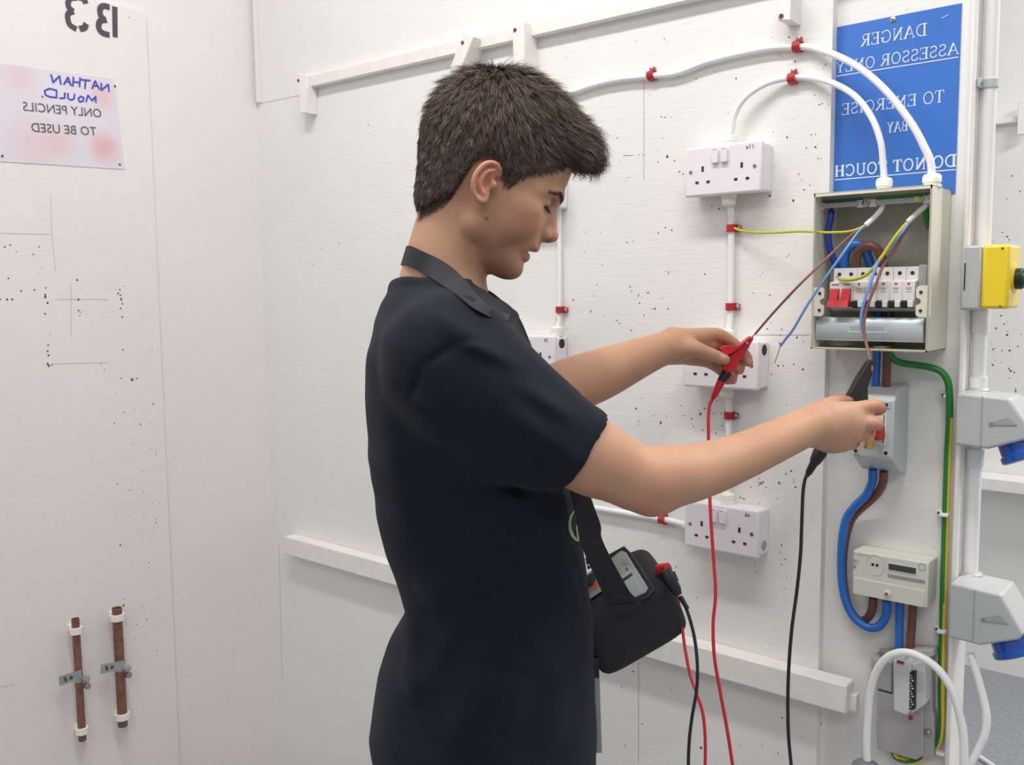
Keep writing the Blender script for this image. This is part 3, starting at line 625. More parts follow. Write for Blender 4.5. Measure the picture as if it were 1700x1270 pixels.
wire('blue_core', [(1509,370,.060),(1498,385,.066),(1478,410,.072),(1458,435,.080),(1445,470,.092),(1435,500,.097),(1430,525,.096),(1431,545,.094),(1434,553,.094)], .0026, 'wlblue', 'light blue wire hanging in front of the breakers')
wire('brown_core', [(1510,371,.058),(1500,388,.062),(1485,415,.066),(1467,440,.074),(1455,470,.086),(1443,500,.094),(1436,525,.096),(1434,545,.097),(1437,565,.100),(1442,585,.110),(1446,603,.122)], .0023, 'wlbrown', 'thin brown wire hanging in front of the breakers to the black clip')
wire('green_wire', [(1535,332,.035),(1536,345,.034),(1538,362,.030),(1543,380,.024)], .0045, 'wgreen', 'green wire dropping from the earth bar inside the fuse box right side')
c_ = [(1474,575,.020),(1477,588,.018),(1486,598,.014),(1500,603,.010),(1520,606,.006),(1545,610,.004),(1562,617,.002),(1572,630,.001),(1576,650,0),(1576,700,-.002),(1573,760,-.006),(1570,850,-.010),(1568,920,-.011),(1566,1000,-.011),(1564,1080,-.011),(1563,1150,-.011),(1563,1205,-.009),(1557,1235,-.010),(1540,1252,-.008),(1515,1264,-.006),(1490,1258,-.004),(1483,1248,-.002)]
gp = wpath(c_, 8)
mb = MB(); r = .0054; n = 20; mb.tube(gp, r, n)
o = single(mb, 'earth_cable', [M['wgreen'], M['wyel']], 'thick green and yellow earth cable curving out of the fuse box and down the panel', 'cable', smooth=True)
fw = Vector((.75, -.35, 0)).normalized()
for p in o.data.polygons:
    if p.normal.dot(R0) > (-.05 if (p.center+o.location).z > W(1566, 1000).z else -.5) and (p.center+o.location).z < W(1576, 690).z+.0: p.material_index = 1
def cleat(px, py, label):
    c = W(px, py, -.012); t = thing('cable_cleat', label, 'clip', (c.x, .02, c.z), 'white cleats on the green earth cable')
    MB().box((c.x, .004, c.z), (.013, .012, .0055)).build('saddle', M['white'], t, bevel=.0015)
    MB().box((c.x-.009, .014, c.z+.001), (.008, .010, .006)).build('nail_lug', M['white'], t, bevel=.0015)
    MB().cyl((c.x-.0095, .009, c.z+.001), (c.x-.0095, .0075, c.z+.001), .0022, n=10).build('nail', M['hole'], t)
cleat(1577, 657, 'small white cleat on the green cable near the fuse box'); cleat(1570, 853, 'small white cleat halfway down the green cable')
cleat(1566, 1046, 'small white cleat on the green cable beside the meter tails'); cleat(1564, 1247, 'small white cleat at the foot of the yellow-green cable')
# ------------------------------------------------------------------ isolator
OI = .052
xi0, xi1 = W(1416, 757, OI).x, W(1482, 762, OI).x; zi0, zi1 = W(1450, 760, OI).z, W(1460, 664, OI).z
zib, zit = W(1495, 785, -.01).z, W(1495, 637, -.01).z
iso = thing('isolator_switch', 'pale grey isolator box with red switch behind the near hand', 'switch', ((xi0+xi1)/2, .02, zib))
prof = [(.0195, zib), (-.010, zib+.004), (-OI, zi0), (-OI, zi1), (-.030, zit-.004), (.0195, zit)]
MB().prism([Vector((xi0, y, z)) for y, z in prof], (xi1-xi0, 0, 0)).build('housing', M['grey'], iso, bevel=.002)
for i_, (px, py) in enumerate(((1472,672),(1421,748),(1471,752))):
    c = W(px, py, OI); MB().box((c.x, -OI-.0006, c.z), (.011, .0014, .011)).build('screw_recess', M['fuse'], iso, bevel=.0006)
    MB().cyl((c.x, -OI-.0012, c.z), (c.x, -OI-.0020, c.z), .003, n=12).build('screw_hole', M['slot'], iso)
c = W(1452, 712, OI); MB().box((c.x, -OI-.0008, c.z), (.036, .0018, .050)).build('switch_bezel', M['mcb'], iso, bevel=.0006)
c = W(1467.5, 712, OI+.001); MB().box((c.x, -OI-.0022, c.z), (.0012, .0008, .046)).build('green_line', M['wgreen'], iso)
c = W(1456, 715, OI+.008); MB().hexa([Vector((c.x-.011, -OI, c.z-.010)), Vector((c.x+.011, -OI, c.z-.010)), Vector((c.x+.011, -OI-.016, c.z-.014)), Vector((c.x-.011, -OI-.016, c.z-.014)), Vector((c.x-.009, -OI, c.z+.010)), Vector((c.x+.009, -OI, c.z+.010)), Vector((c.x+.009, -OI-.008, c.z+.010)), Vector((c.x-.009, -OI-.008, c.z+.010))]).build('switch_toggle', M['isored'], iso, bevel=.001)
c0 = W(1444, 721, OI+.020); c1 = W(1440, 744, OI+.020)
pk = thing('brass_padlock', 'small brass cylinder lock hanging at the isolator under the near hand', 'padlock', c1)
MB().lathe(c1, c0-c1, [(0, .0080), (.001, .0088), (.020, .0088), (.0215, .008)], 20).build('body', M['brass'], pk, smooth=True)
MB().tube(cr([c0+Vector((.006, 0, -.004)), c0+Vector((.007, .001, .010)), c0+Vector((.004, .006, .018))], 4), .0022, 10).build('shackle', M['brass'], pk, smooth=True)
# ------------------------------------------------------------------ tails between isolator and meter
wire('brown_tail', [(1467,783,.012),(1466,800,.010),(1456,820,.006),(1437,838,.0),(1418,856,-.006),(1407,880,-.010),(1400,920,-.011),(1400,965,-.011),(1408,1005,-.011),(1424,1028,-.010),(1438,1028,-.006),(1447,1014,.002),(1450,992,.008)], .0068, 'wbrown', 'brown tail running behind the blue one beside the meter')
wire('blue_tail', [(1449,780,.016),(1448,800,.014),(1438,822,.012),(1420,840,.010),(1405,862,.008),(1398,900,.006),(1397,950,.006),(1402,990,.006),(1416,1022,.006),(1440,1041,.006),(1460,1039,.006),(1471,1020,.008),(1472,998,.008)], .0070, 'wblue', 'thick blue tail curving in a wide loop under the meter')
vtail('blue_tail', 'wblue', (1494, 1000), (1492, 1082), .006, 'straight blue tail between the meter and the service head')
vtail('brown_tail', 'wbrown', (1516, 1004), (1511, 1078), .006, 'straight brown tail between the meter and the service head')
# ------------------------------------------------------------------ meter
OM = .030
mx0, mx1 = W(1416, 950, OM).x, W(1540, 972, OM).x; mz1, mz0 = (W(1416.3, 913, OM).z+W(1541, 933.6, OM).z)/2, (W(1538.7, 1010, OM).z+W(1415, 987, OM).z)/2
mt = thing('electricity_meter', 'ivory electricity meter with a dark display and a wired seal', 'meter', ((mx0+mx1)/2, .02, mz0))
MB().prism([Vector((mx0, y, z)) for y, z in ((.0195, mz0+.004), (-OM+.003, mz0), (-OM, mz0+.003), (-OM, mz1-.002), (-OM+.003, mz1), (.0195, mz1-.002))], (mx1-mx0, 0, 0)).build('case', M['meter'], mt, bevel=.0018)
MB().box(((mx0+mx1)/2-.001, -OM-.0012, mz0+.0155), (mx1-mx0-.006, .0026, .028)).build('terminal_cover', M['meter'], mt, bevel=.0012)
c = W(1498, 944.5, OM); MB().box((c.x, -OM-.0004, c.z), (.045, .0012, .0125)).build('display_bezel', M['mcb'], mt)
MB().box((c.x, -OM-.0012, c.z+.0005), (.042, .0008, .0098)).build('display', M['lcd'], mt)
bz = MB()
for k in range(12): cc = W(1476+k*5.2, 958.5+k*.83, OM); bz.box((cc.x, -OM-.0003, c.z-.0148), (.0042, .0005, .0055))
bz.build('print_strip', M['print'], mt)
c = W(1453, 938, OM); ring = MB(); rp = [Vector((c.x+.0145*math.cos(a), -OM-.0002, c.z+.0165*math.sin(a))) for a in np.linspace(0, 6.283, 33)[:-1]]
ring.tube(rp, .0006, 6, closed=True).build('port_ring', M['fuse'], mt, smooth=True)
for dx in (-.0035, .0035): MB().cyl((c.x+dx-.0005, -OM+.0005, c.z+.0002), (c.x+dx-.0005, -OM-.0008, c.z+.0002), .0023, n=12).build('optical_port', M['slot'], mt)
c = W(1531, 941, OM); MB().tube([Vector((c.x+.005*math.cos(a), -OM-.0002, c.z+.0056*math.sin(a))) for a in np.linspace(0, 6.283, 21)[:-1]], .0005, 6, closed=True).build('button', M['grey2'], mt, smooth=True)
c = W(1474, 984.5, OM); MB().lathe((c.x, -OM-.002, c.z), (0, -1, 0), [(0, .0062), (.003, .0056), (.0045, .0035)], 16).build('seal_boss', M['meter'], mt, smooth=True)
MB().lathe((c.x, -OM-.006, c.z), (0, -1, 0), [(0, .0028), (.0015, .0022)], 12).build('seal_screw', M['copper'], mt, smooth=True)
face_text('CE', W(1421, 932, OM), .008, M['grey2'], mt, 'marking', bold=.02); face_text('IEC 85', W(1421, 919.5, OM)+NX*.001, .0045, M['grey2'], mt, 'print'); face_text('KWH 01', W(1434, 921.5, OM), .0042, M['grey2'], mt, 'print')
MB().box(W(1419, 940.5, OM)-NY*.0003, (.005, .0005, .0055)).build('square_mark', M['print'], mt)
# ------------------------------------------------------------------ service head and fuse carrier
c0, c1 = W(1458, 1120, .0), W(1552, 1120, .0)
sh = thing('service_head', 'grey service cut-out with a fuse carrier below the meter', 'fuse holder', W(1500, 1250, -.02))
def slab(pts, off0, off1, name, m, par, bevel=.0015, **k):
    return MB().prism([Vector((W(px, py, off1).x, -off0, W(px, py, off1).z)) for px, py in pts], (0, -(off1-off0), 0)).build(name, m, par, bevel=bevel, **k)
slab([(1456,1147),(1532,1165),(1532,1255),(1520,1262),(1456,1243)], -.0195, .010, 'base', M['service'], sh)
slab([(1456,1150),(1458,1085),(1510,1076),(1546,1082),(1547,1180),(1550,1190),(1550,1258),(1530,1262),(1530,1180)], -.0195, .002, 'side_block', M['service'], sh)
slab([(1446,1092),(1480,1100),(1480,1150),(1446,1140)], -.0195, .012, 'flange', M['service'], sh)
slab([(1459,1076),(1475,1074),(1477,1090),(1461,1092)], .0, .004, 'bracket', M['steel'], sh, bevel=.0005)
cc = W(1463, 1084, .005); MB().lathe(cc, (0, -1, 0), [(0, .004), (.003, .0035)], 10).build('bolt', M['screw'], sh, smooth=True)
slab([(1508,1066+12),(1548,1080),(1550,1090),(1508,1092)], -.015, .014, 'cable_hood', M['service'], sh)
fc = slab([(1482,1095),(1512,1103),(1512,1180),(1505,1189),(1482,1180)], .010, .048, 'fuse_carrier', M['fuse'], sh, bevel=.003, label='pale fuse carrier with black printed strip')
slab([(1512,1103),(1535,1097),(1536,1170),(1512,1186)], .005, .040, 'carrier_side', M['fuse'], sh, bevel=.002)
slab([(1487,1090),(1502,1092),(1502,1100),(1487,1098)], .020, .040, 'carrier_top', M['fuse'], sh, bevel=.001)
cc = W(1495, 1099.5, .049); MB().box(cc, (.011, .003, .0045)).build('red_tab', M['isored'], sh, bevel=.0006)
cc = W(1512, 1192, .030); MB().box(cc, (.006, .004, .007)).build('red_seal', M['isored'], sh, bevel=.001)
st = slab([(1510.5,1116),(1519,1115.5),(1518,1178),(1509.5,1179)], .040, .0492, 'black_strip', M['ink'], sh, bevel=.0004)
tk = MB()
for k in range(13):
    p = W(1512+(k % 3)*1.5, 1121+k*4.4, .0496); tk.box(p, (.0018+.0016*((k*7) % 3)/2, .0004, .0016))
tk.build('print', M['mcb'], sh)
for (px, py) in ((1539,1215),(1541,1218)): pass
cc = W(1541, 1216, .004); MB().lathe(cc, (0, -1, 0), [(0, .0055), (.003, .005), (.0045, .003)], 8).build('bolt', M['screw'], sh, smooth=True)
# ------------------------------------------------------------------ white flex with grey plug
def U2p(px, py, off): return W(px, py, off)
cable('white_flex', [(1440,1262,.055),(1439,1230,.055),(1441,1190,.055),(1445,1150,.056),(1455,1115,.058),(1472,1092,.060),(1497,1083,.060),(1525,1089,.060),(1556,1110,.058),(1580,1145,.055),(1594,1190,.052),(1600,1230,.05),(1600,1290,.05),(1598,1360,.05)], .0062, 'whitecable', 'white flex arching over the service head down to the grey plug')
pg = thing('grey_plug', 'slate grey rubber plug at the bottom edge on the white flex', 'plug', W(1437, 1300, .055))
c = W(1438, 1262, .055); MB().lathe(c, W(1436, 1320, .055)-c, [(0, .008), (.002, .013), (.008, .021), (.02, .024), (.05, .025), (.055, .022)], 24).build('body', M['plug'], pg, smooth=True)
cable('white_flex', [(1611,1085,.02),(1622,1120,.02),(1634,1165,.02),(1638,1195,.022),(1634,1222,.024),(1622,1248,.026),(1608,1275,.03),(1590,1330,.03)], .0058, 'whitecable', 'white flex hanging from the lower blue-capped socket on the right')
# ------------------------------------------------------------------ conduit, boxes on the post's side face
YC = .038; XF = PX
def S(px, py, y):                          # point in the plane y
    return U(px, py, y)
def zpost(px, py): return U(px, py, YC).z
cx_ = XF+.012
zq = [zpost(1640, 0)+.3, zpost(1630, 408), zpost(1628, 515), zpost(1625, 655), zpost(1622, 745), zpost(1615, 980), zpost(1610, 1072)]
pt = thing('conduit', 'white vertical conduit pipe on the post beside the next bay', 'conduit', (cx_, YC, zq[5]))
MB().cyl((cx_, YC, zq[0]+.2), (cx_, YC, zq[1]-.01), .0105).build('pipe', M['whitecable'], pt, smooth=True)
MB().cyl((cx_, YC, zq[2]+.01), (cx_, YC, zq[3]-.01), .0105).build('pipe', M['whitecable'], pt, smooth=True)
MB().cyl((cx_, YC, zq[4]+.01), (cx_, YC, zq[5]-.01), .0105).build('pipe', M['whitecable'], pt, smooth=True)
for z, h in ((zq[2]-.017, .034), (zq[3]+.014, .028), (zq[4]-.014, .028), (zq[5]+.014, .026)):
    MB().lathe((cx_, YC, z-h/2), (0, 0, 1), [(0, .0135), (h, .0135)], 24).build('coupling', M['whitecable'], pt, smooth=True)
zs = zpost(1640, 140)
sd = thing('saddle_clip', 'pale plastic saddle clip holding the white conduit beside the blue sign', 'clip', (cx_, YC, zs))
MB().lathe((cx_, YC, zs-.006), (0, 0, 1), [(0, .0128), (.012, .0128)], 24).build('band', M['grey'], sd, smooth=True)
MB().box((XF+.003, YC-.018, zs), (.006, .016, .014)).build('foot', M['grey'], sd, bevel=.0015)
MB().cyl((XF+.006, YC-.020, zs), (XF+.0075, YC-.020, zs), .003, n=12).build('screw', M['screw'], sd)
# yellow push button station
eb = thing('push_button_box', 'yellow and grey control box with a dark green push button', 'button box', (XF, .0, U(1650, 460, -.036).z))
ye = -.036; za_, zb2 = U(1650, 406, ye).z, U(1650, 515, ye).z; zc3 = (za_+zb2)/2; hh = (za_-zb2)
xg = U(1609, 460, ye).x; xh = U(1629, 460, ye).x; xk = U(1675, 460, ye).x
XB = XF
MB().box(((XB+xh)/2, ye+.037, zc3), (xh-XB, .074, hh)).build('base', M['pgrey'], eb, bevel=.004, label='grey back half')
MB().box(((xh+xk)/2, ye+.037, zc3+.001), (xk-xh, .074, hh-.002)).build('cover', M['yellow'], eb, bevel=.005, seg=3, label='yellow front cover')
MB().box((XB+.006, ye-.0004, zc3+.002), (.0016, .0012, hh*.42)).build('slot', M['slot'], eb)
MB().lathe((xk-.002, ye+.037, zc3), (1, 0, 0), [(0, .024), (.003, .023), (.004, .017)], 28).build('collar', M['yellow'], eb, smooth=True)
MB().lathe((xk, ye+.037, zc3-.002), (1, 0, 0), [(0, .0155), (.010, .0155), (.011, .0145), (.011, .0135)], 28).build('button_ring', M['black'], eb, smooth=True)
MB().lathe((xk+.010, ye+.037, zc3-.002), (1, 0, 0), [(0, .0135), (.012, .0135), (.0145, .012)], 28).build('button', M['dgreen'], eb, smooth=True)
for dz in (1, -1): MB().cyl((xk-.010, ye+.001, zc3+dz*hh*.44), (xk-.010, ye-.0008, zc3+dz*hh*.44), .0016, n=8).build('screw', M['hole'], eb)
# industrial sockets
def indus(py0, py1, lab, pxl):
    yf = -.035; za, zb = U(1640, py0, yf).z, U(1640, py1, yf).z; h = za-zb; y0_, y1_ = yf, yf+.085
    t = thing('industrial_socket', lab, 'socket', (XF, yf+.04, zb), 'grey industrial sockets with blue caps on the post')
    d1, d2, d3 = .040, .072, .098
    prof = [(XF, zb+.002), (XF, za), (XF+d2, za-.004), (XF+d3+.006, za-h*.66), (XF+d3, za-h*.76), (XF+d1+.006, zb)]
    MB().prism([Vector((x, y0_, z)) for x, z in prof], (0, y1_-y0_, 0)).build('housing', M['pgrey'], t, bevel=.004, seg=3, label='grey sloping housing')
    MB().box((XF+d1*.9, y0_-.0003, (za+zb)/2), (.0012, .0012, h*.92)).build('seam', M['grey2'], t)
    MB().prism([Vector((x, y0_-.0016, z)) for x, z in ((XF+d1+.006, za-h*.50), (XF+d2, za-h*.38), (XF+d2+.012, za-h*.52), (XF+d1+.006, za-h*.56))], (0, .002, 0)).build('recess_rib', M['grey2'], t, bevel=.0006)
    MB().cyl((XF+d1+.010, y0_, za-h*.53), (XF+d1+.010, y0_-.002, za-h*.53), .0026, n=12).build('screw', M['screw'], t)
    MB().lathe((XF+.012, yf+.073, za-.001), (0, 0, 1), [(0, .018), (.003, .016), (.004, .013)], 24).build('entry_boss', M['pgrey'], t, smooth=True)
    ax = Vector((.42, -.10, -.90)).normalized(); c = Vector((XF+.076, yf+.040, zb+.020))
    MB().lathe(c, ax, [(0, .030), (.026, .0315), (.028, .0345), (.036, .0345), (.038, .031)], 32).build('blue_cap', M['bluecap'], t, smooth=True, label='blue hinged cap')
    hx = c+ax*.024+Vector((.9, 0, .42)).normalized()*.031
    MB().box(hx, (.010, .020, .016), Matrix.Rotation(-.43, 3, 'Y')).build('hinge', M['bluecap'], t, bevel=.0015)
    MB().box(hx+Vector((.004, .0, .010)), (.008, .030, .014), Matrix.Rotation(-.43, 3, 'Y')).build('hinge_bracket', M['pgrey'], t, bevel=.0015)
indus(655, 746, 'grey industrial socket with blue cap, the upper one beside the isolator', 0)
indus(979, 1075, 'grey industrial socket with blue cap, the lower one beside the meter', 0)
# ------------------------------------------------------------------ left wall: stencil, notice, pipes
BO = 0.0
def Lp(px, py): return L(px, py, BO+.0006)
st = MB()
def Lrib(pts, w): 
    for a, b in zip(pts[:-1], pts[1:]):
        RK[0] = (RK[0]+1) % 40; A, B = Lp(*a)+NX*RK[0]*.00001, Lp(*b)+NX*RK[0]*.00001; d = (B-A).normalized(); q = d.cross(NX)*w/2; A = A-d*w*.12; B = B+d*w*.12
        st.add([A-q, B-q, B+q, A+q], [(0, 1, 2, 3)])
# B (mirrored): upright at the right, two bowls opening left, with stencil gaps
st.add([Lp(186,10), Lp(195,12), Lp(195.5,63), Lp(187,61)], [(0, 1, 2, 3)])
def bez(P, n=8): 
    P = [Vector((p[0], p[1], 0)) for p in P]; P = [P[0]*2-P[1]]+P+[P[-1]*2-P[-2]]; o_ = []
    for i in range(1, len(P)-2):
        a, b, c, d = P[i-1:i+3]
        for k in range(n): t = k/n; v = .5*((2*b)+(c-a)*t+(2*a-5*b+4*c-d)*t*t+(3*b-a-3*c+d)*t*t*t); o_.append((v.x, v.y))
    o_.append((P[-2].x, P[-2].y)); return o_
Lrib(bez([(181,12),(173,10),(167,13),(166,20),(168,27),(173,32)]), .0135)
Lrib(bez([(176,33),(168,34),(164,40),(165,49),(171,55),(181,58)]), .0135)
Lrib(bez([(127,-4),(116,-2),(113,6),(115,13),(121,18)]), .0125)
Lrib(bez([(121,19),(114,22),(112.5,30),(116,41),(126,48)]), .0125)
Lrib(bez([(133,48),(140,46),(143,40)]), .0135)
Lrib(bez([(132,-4),(139,-2),(142,5)]), .0135)
o = st.build('stencil_lettering', M['stencil'], wall_left, fix=False)
# notice
nt_ = thing('paper_notice', 'laminated white notice with mirrored print and blue handwriting on the left wall', 'notice', L(100, 200, 0))
c1_, c2_, c3_, c4_ = L(-95, 92, .0016), L(190, 131, .0016), L(207, 281, .0016), L(-95, 262, .0016)
M['notice'] = mat('laminated_paper', rgb(226, 220, 228), .22, noise=.0, coat=.5)
m_ = M['notice']; nt = m_.node_tree; b_ = nt.nodes['Principled BSDF']; tc = nt.nodes['Texture Coordinate']
prev = None
base = rgb(222, 216, 226)
def spot(prev, cy, cz, r, col, strength):
    sp = nt.nodes.new('ShaderNodeVectorMath'); sp.operation = 'DISTANCE'; nt.links.new(tc.outputs['Object'], sp.inputs[0]); sp.inputs[1].default_value = (0, cy, cz)
    mr = nt.nodes.new('ShaderNodeMapRange'); mr.interpolation_type = 'SMOOTHSTEP'; mr.inputs[1].default_value = r; mr.inputs[2].default_value = 0; mr.inputs[3].default_value = 0; mr.inputs[4].default_value = strength; nt.links.new(sp.outputs['Value'], mr.inputs[0])
    mx = nt.nodes.new('ShaderNodeMix'); mx.data_type = 'RGBA'; nt.links.new(mr.outputs[0], mx.inputs[0])
    if prev is None: mx.inputs[6].default_value = (*base, 1)
    else: nt.links.new(prev, mx.inputs[6])
    mx.inputs[7].default_value = (*col, 1); return mx.outputs[2]
n0 = L(100, 200, 0); tl_ = MB(); no = nt_
for (px, py, r, col, s) in ((172,245,.055,rgb(226,140,140),.6),(60,240,.09,rgb(226,175,175),.4),(170,160,.05,rgb(222,160,165),.45),(30,125,.06,rgb(226,180,185),.45),(100,235,.06,rgb(226,170,170),.4)):
    q = L(px, py, 0)-n0; prev = spot(prev, q.y, q.z, r, col, s)
nt.links.new(prev, b_.inputs['Base Color'])
pn = [c1_, c2_, c3_, c4_]
MB().prism([p-NX*.0012 for p in pn], NX*.0012).build('sheet', m_, nt_)
def ltext(s, pl, pr, h, m, bold=0):
    a, b = L(*pl, .002), L(*pr, .002)
    ux = (b-a).normalized(); uz = NX.cross(ux)*-1
    if uz.z < 0: uz = -uz
    o = face_text(s, (a+b)/2, h, m, nt_, 'print', ux=ux, uz=uz, n=NX, mirror=True, bold=bold)
    xs = [v.co.dot(ux) for v in o.data.vertices]; wdt = max(xs)-min(xs); k = (b-a).length/wdt; c = ((a+b)/2-wloc(nt_)).dot(ux); mid = (max(xs)+min(xs))/2
    for v in o.data.vertices: d = v.co.dot(ux); v.co += ux*((c+(d-mid)*k)-d)
ltext('ONLY PENCILS', (38,177), (168,189), .028, M['greyprint']); ltext('TO BE USED', (52,212), (160,219), .028, M['greyprint'])
hw = MB()
def hand(seg):
    A = [L(px, py, .0022) for px, py in seg]
    for a, b in zip(A[:-1], A[1:]):
        RK[0] = (RK[0]+1) % 40; a = a+NX*RK[0]*.00001; b = b+NX*RK[0]*.00001; d = (b-a).normalized(); q = d.cross(NX)*.0019; a = a-d*.0008; b = b+d*.0008; hw.add([a-q, b-q, b+q, a+q], [(0, 1, 2, 3)])
for s in [[(181,152),(180,140)],[(180,140),(168,150)],[(168,150),(168,138)],[(165,148),(158,134),(153,147)],[(162,143),(155,142)],[(150,134),(134,132)],[(142,133),(141,147)],[(133,129),(132,144)],[(122,128),(121,143)],[(132,137),(122,136)],[(118,142),(113,128),(106,140)],[(116,137),(109,135)],[(101,140),(99,126),(88,137)],[(88,137),(86,127),(84,124)],
          [(159,170),(159,160),(153,167),(146,158),(143,169)],[(139,162),(134,160),(130,164),(132,169),(138,168),(139,162)],[(124,156),(123,164),(117,166),(113,163),(113,155)],[(108,154),(107,163),(99,163)],[(94,150),(94,162)],[(94,150),(82,147),(74,151),(76,158),(84,161),(94,162)],[(71,160),(70,161)]]: hand(s)
hw.build('handwriting', M['bluepen'], nt_, fix=False)
for px, py in ((4,259),(199,273),(191,143)): c = L(px, py, .002); MB().lathe(c, (1, 0, 0), [(0, .0028), (.0012, .002)], 10).build('pin', M['hole'], nt_, smooth=True)
# pipes
def pipe(pt_, pb_, r, lab, clips, bond, plate):
    O = .030; a, b = L(*pt_, O), L(*pb_, O); t = thing('copper_pipe', lab, 'pipe', b, 'short copper pipes clipped to the left wall')
    ax = (a-b).normalized(); mb = MB(); n = 24
    mb.lathe(b, ax, [(0, r*.82), (.0, r), ((a-b).length, r), ((a-b).length, r*.84), ((a-b).length-.012, r*.84)], n); mb.f = mb.f[:-1]
    mb.build('tube', M['pipe'], t, smooth=True, label='tarnished copper tube')
    d = MB().cyl(a-ax*.011, a-ax*.0112, r*.84, n=20).build('bore', M['slot'], t)
    for py in clips:
        k = (py-pt_[1])/(pb_[1]-pt_[1]); c = a+(b-a)*k
        cl_ = MB(); pts = [c+Vector((math.cos(w), math.sin(w), 0))*(r+.0028) for w in np.linspace(-2.4, 2.4, 18)]
        vs = []; ri = r+.0004; ro = r+.0060
        for w in np.linspace(-2.5, 2.5, 20):
            dd = Vector((math.cos(w), math.sin(w), 0)); vs += [c+dd*ri-NZ*.008, c+dd*ro-NZ*.008, c+dd*ro+NZ*.008, c+dd*ri+NZ*.008]
        fs = []
        for i in range(19):
            for j in range(4): l = (j+1) % 4; fs.append((i*4+j, i*4+l, i*4+4+l, i*4+4+j))
        fs += [(0, 1, 2, 3), (79, 78, 77, 76)]
        cl_.add(vs, fs); cl_.box(c-NX*(.5*(r+.030)), (.030-r*.4, .012, .015)); cl_.build('pipe_clip', M['pclip'], t, bevel=.0008)
    k = (bond-pt_[1])/(pb_[1]-pt_[1]); c = a+(b-a)*k
    bs = MB().lathe(c-NZ*.009, NZ, [(0, r+.0012), (.018, r+.0012)], 24).build('bonding_strap', M['steel'], t, smooth=True, label='steel earth bonding strap')
    p0, p1 = L(*plate[0], O+r+.002), L(*plate[1], O+r+.002); u = (p1-p0).normalized(); v = u.cross(NX); w = .011
    tb = MB().prism([p0-v*w, p1-v*w, p1+v*w, p0+v*w], NX*.0018).build('bonding_plate', M['steel'], t, label='steel bonding tag')
    hc = p0+u*.014+NX*.0019; MB().box(hc, (.0006, .006, .012), Matrix.Rotation(.2, 3, 'X')).build('plate_slot', M['hole'], tb)
    MB().cyl(hc+u*.013, hc+u*.013+NX*.0006, .0042, n=14).build('plate_hole', M['hole'], tb)
    sc_ = p1+u*.0-v*(.012 if v.z > 0 else -.012)+NX*.001
    MB().lathe(c+NX*(r+.004)+NY*.010-NZ*.003, (1, .1, 0), [(0, .009), (.006, .009), (.007, .005)], 6).build('nut', M['steel'], t)
    MB().lathe(c+NX*(r+.0)+NY*.012-NZ*.020, (1, 0, 0), [(0, .008), (.010, .008), (.011, .005)], 6).build('nut', M['screw'], t)
pipe((125,1027), (137,1229), .0088, 'thinner brown copper pipe with a bonding clamp, left one of the pair', (1046, 1212), 1124, ((98,1131),(135,1119)))
pipe((194,1009), (204,1205), .0115, 'thicker brown copper pipe with a bonding clamp, right one of the pair', (1024, 1188), 1106, ((167,1111),(208,1103)))
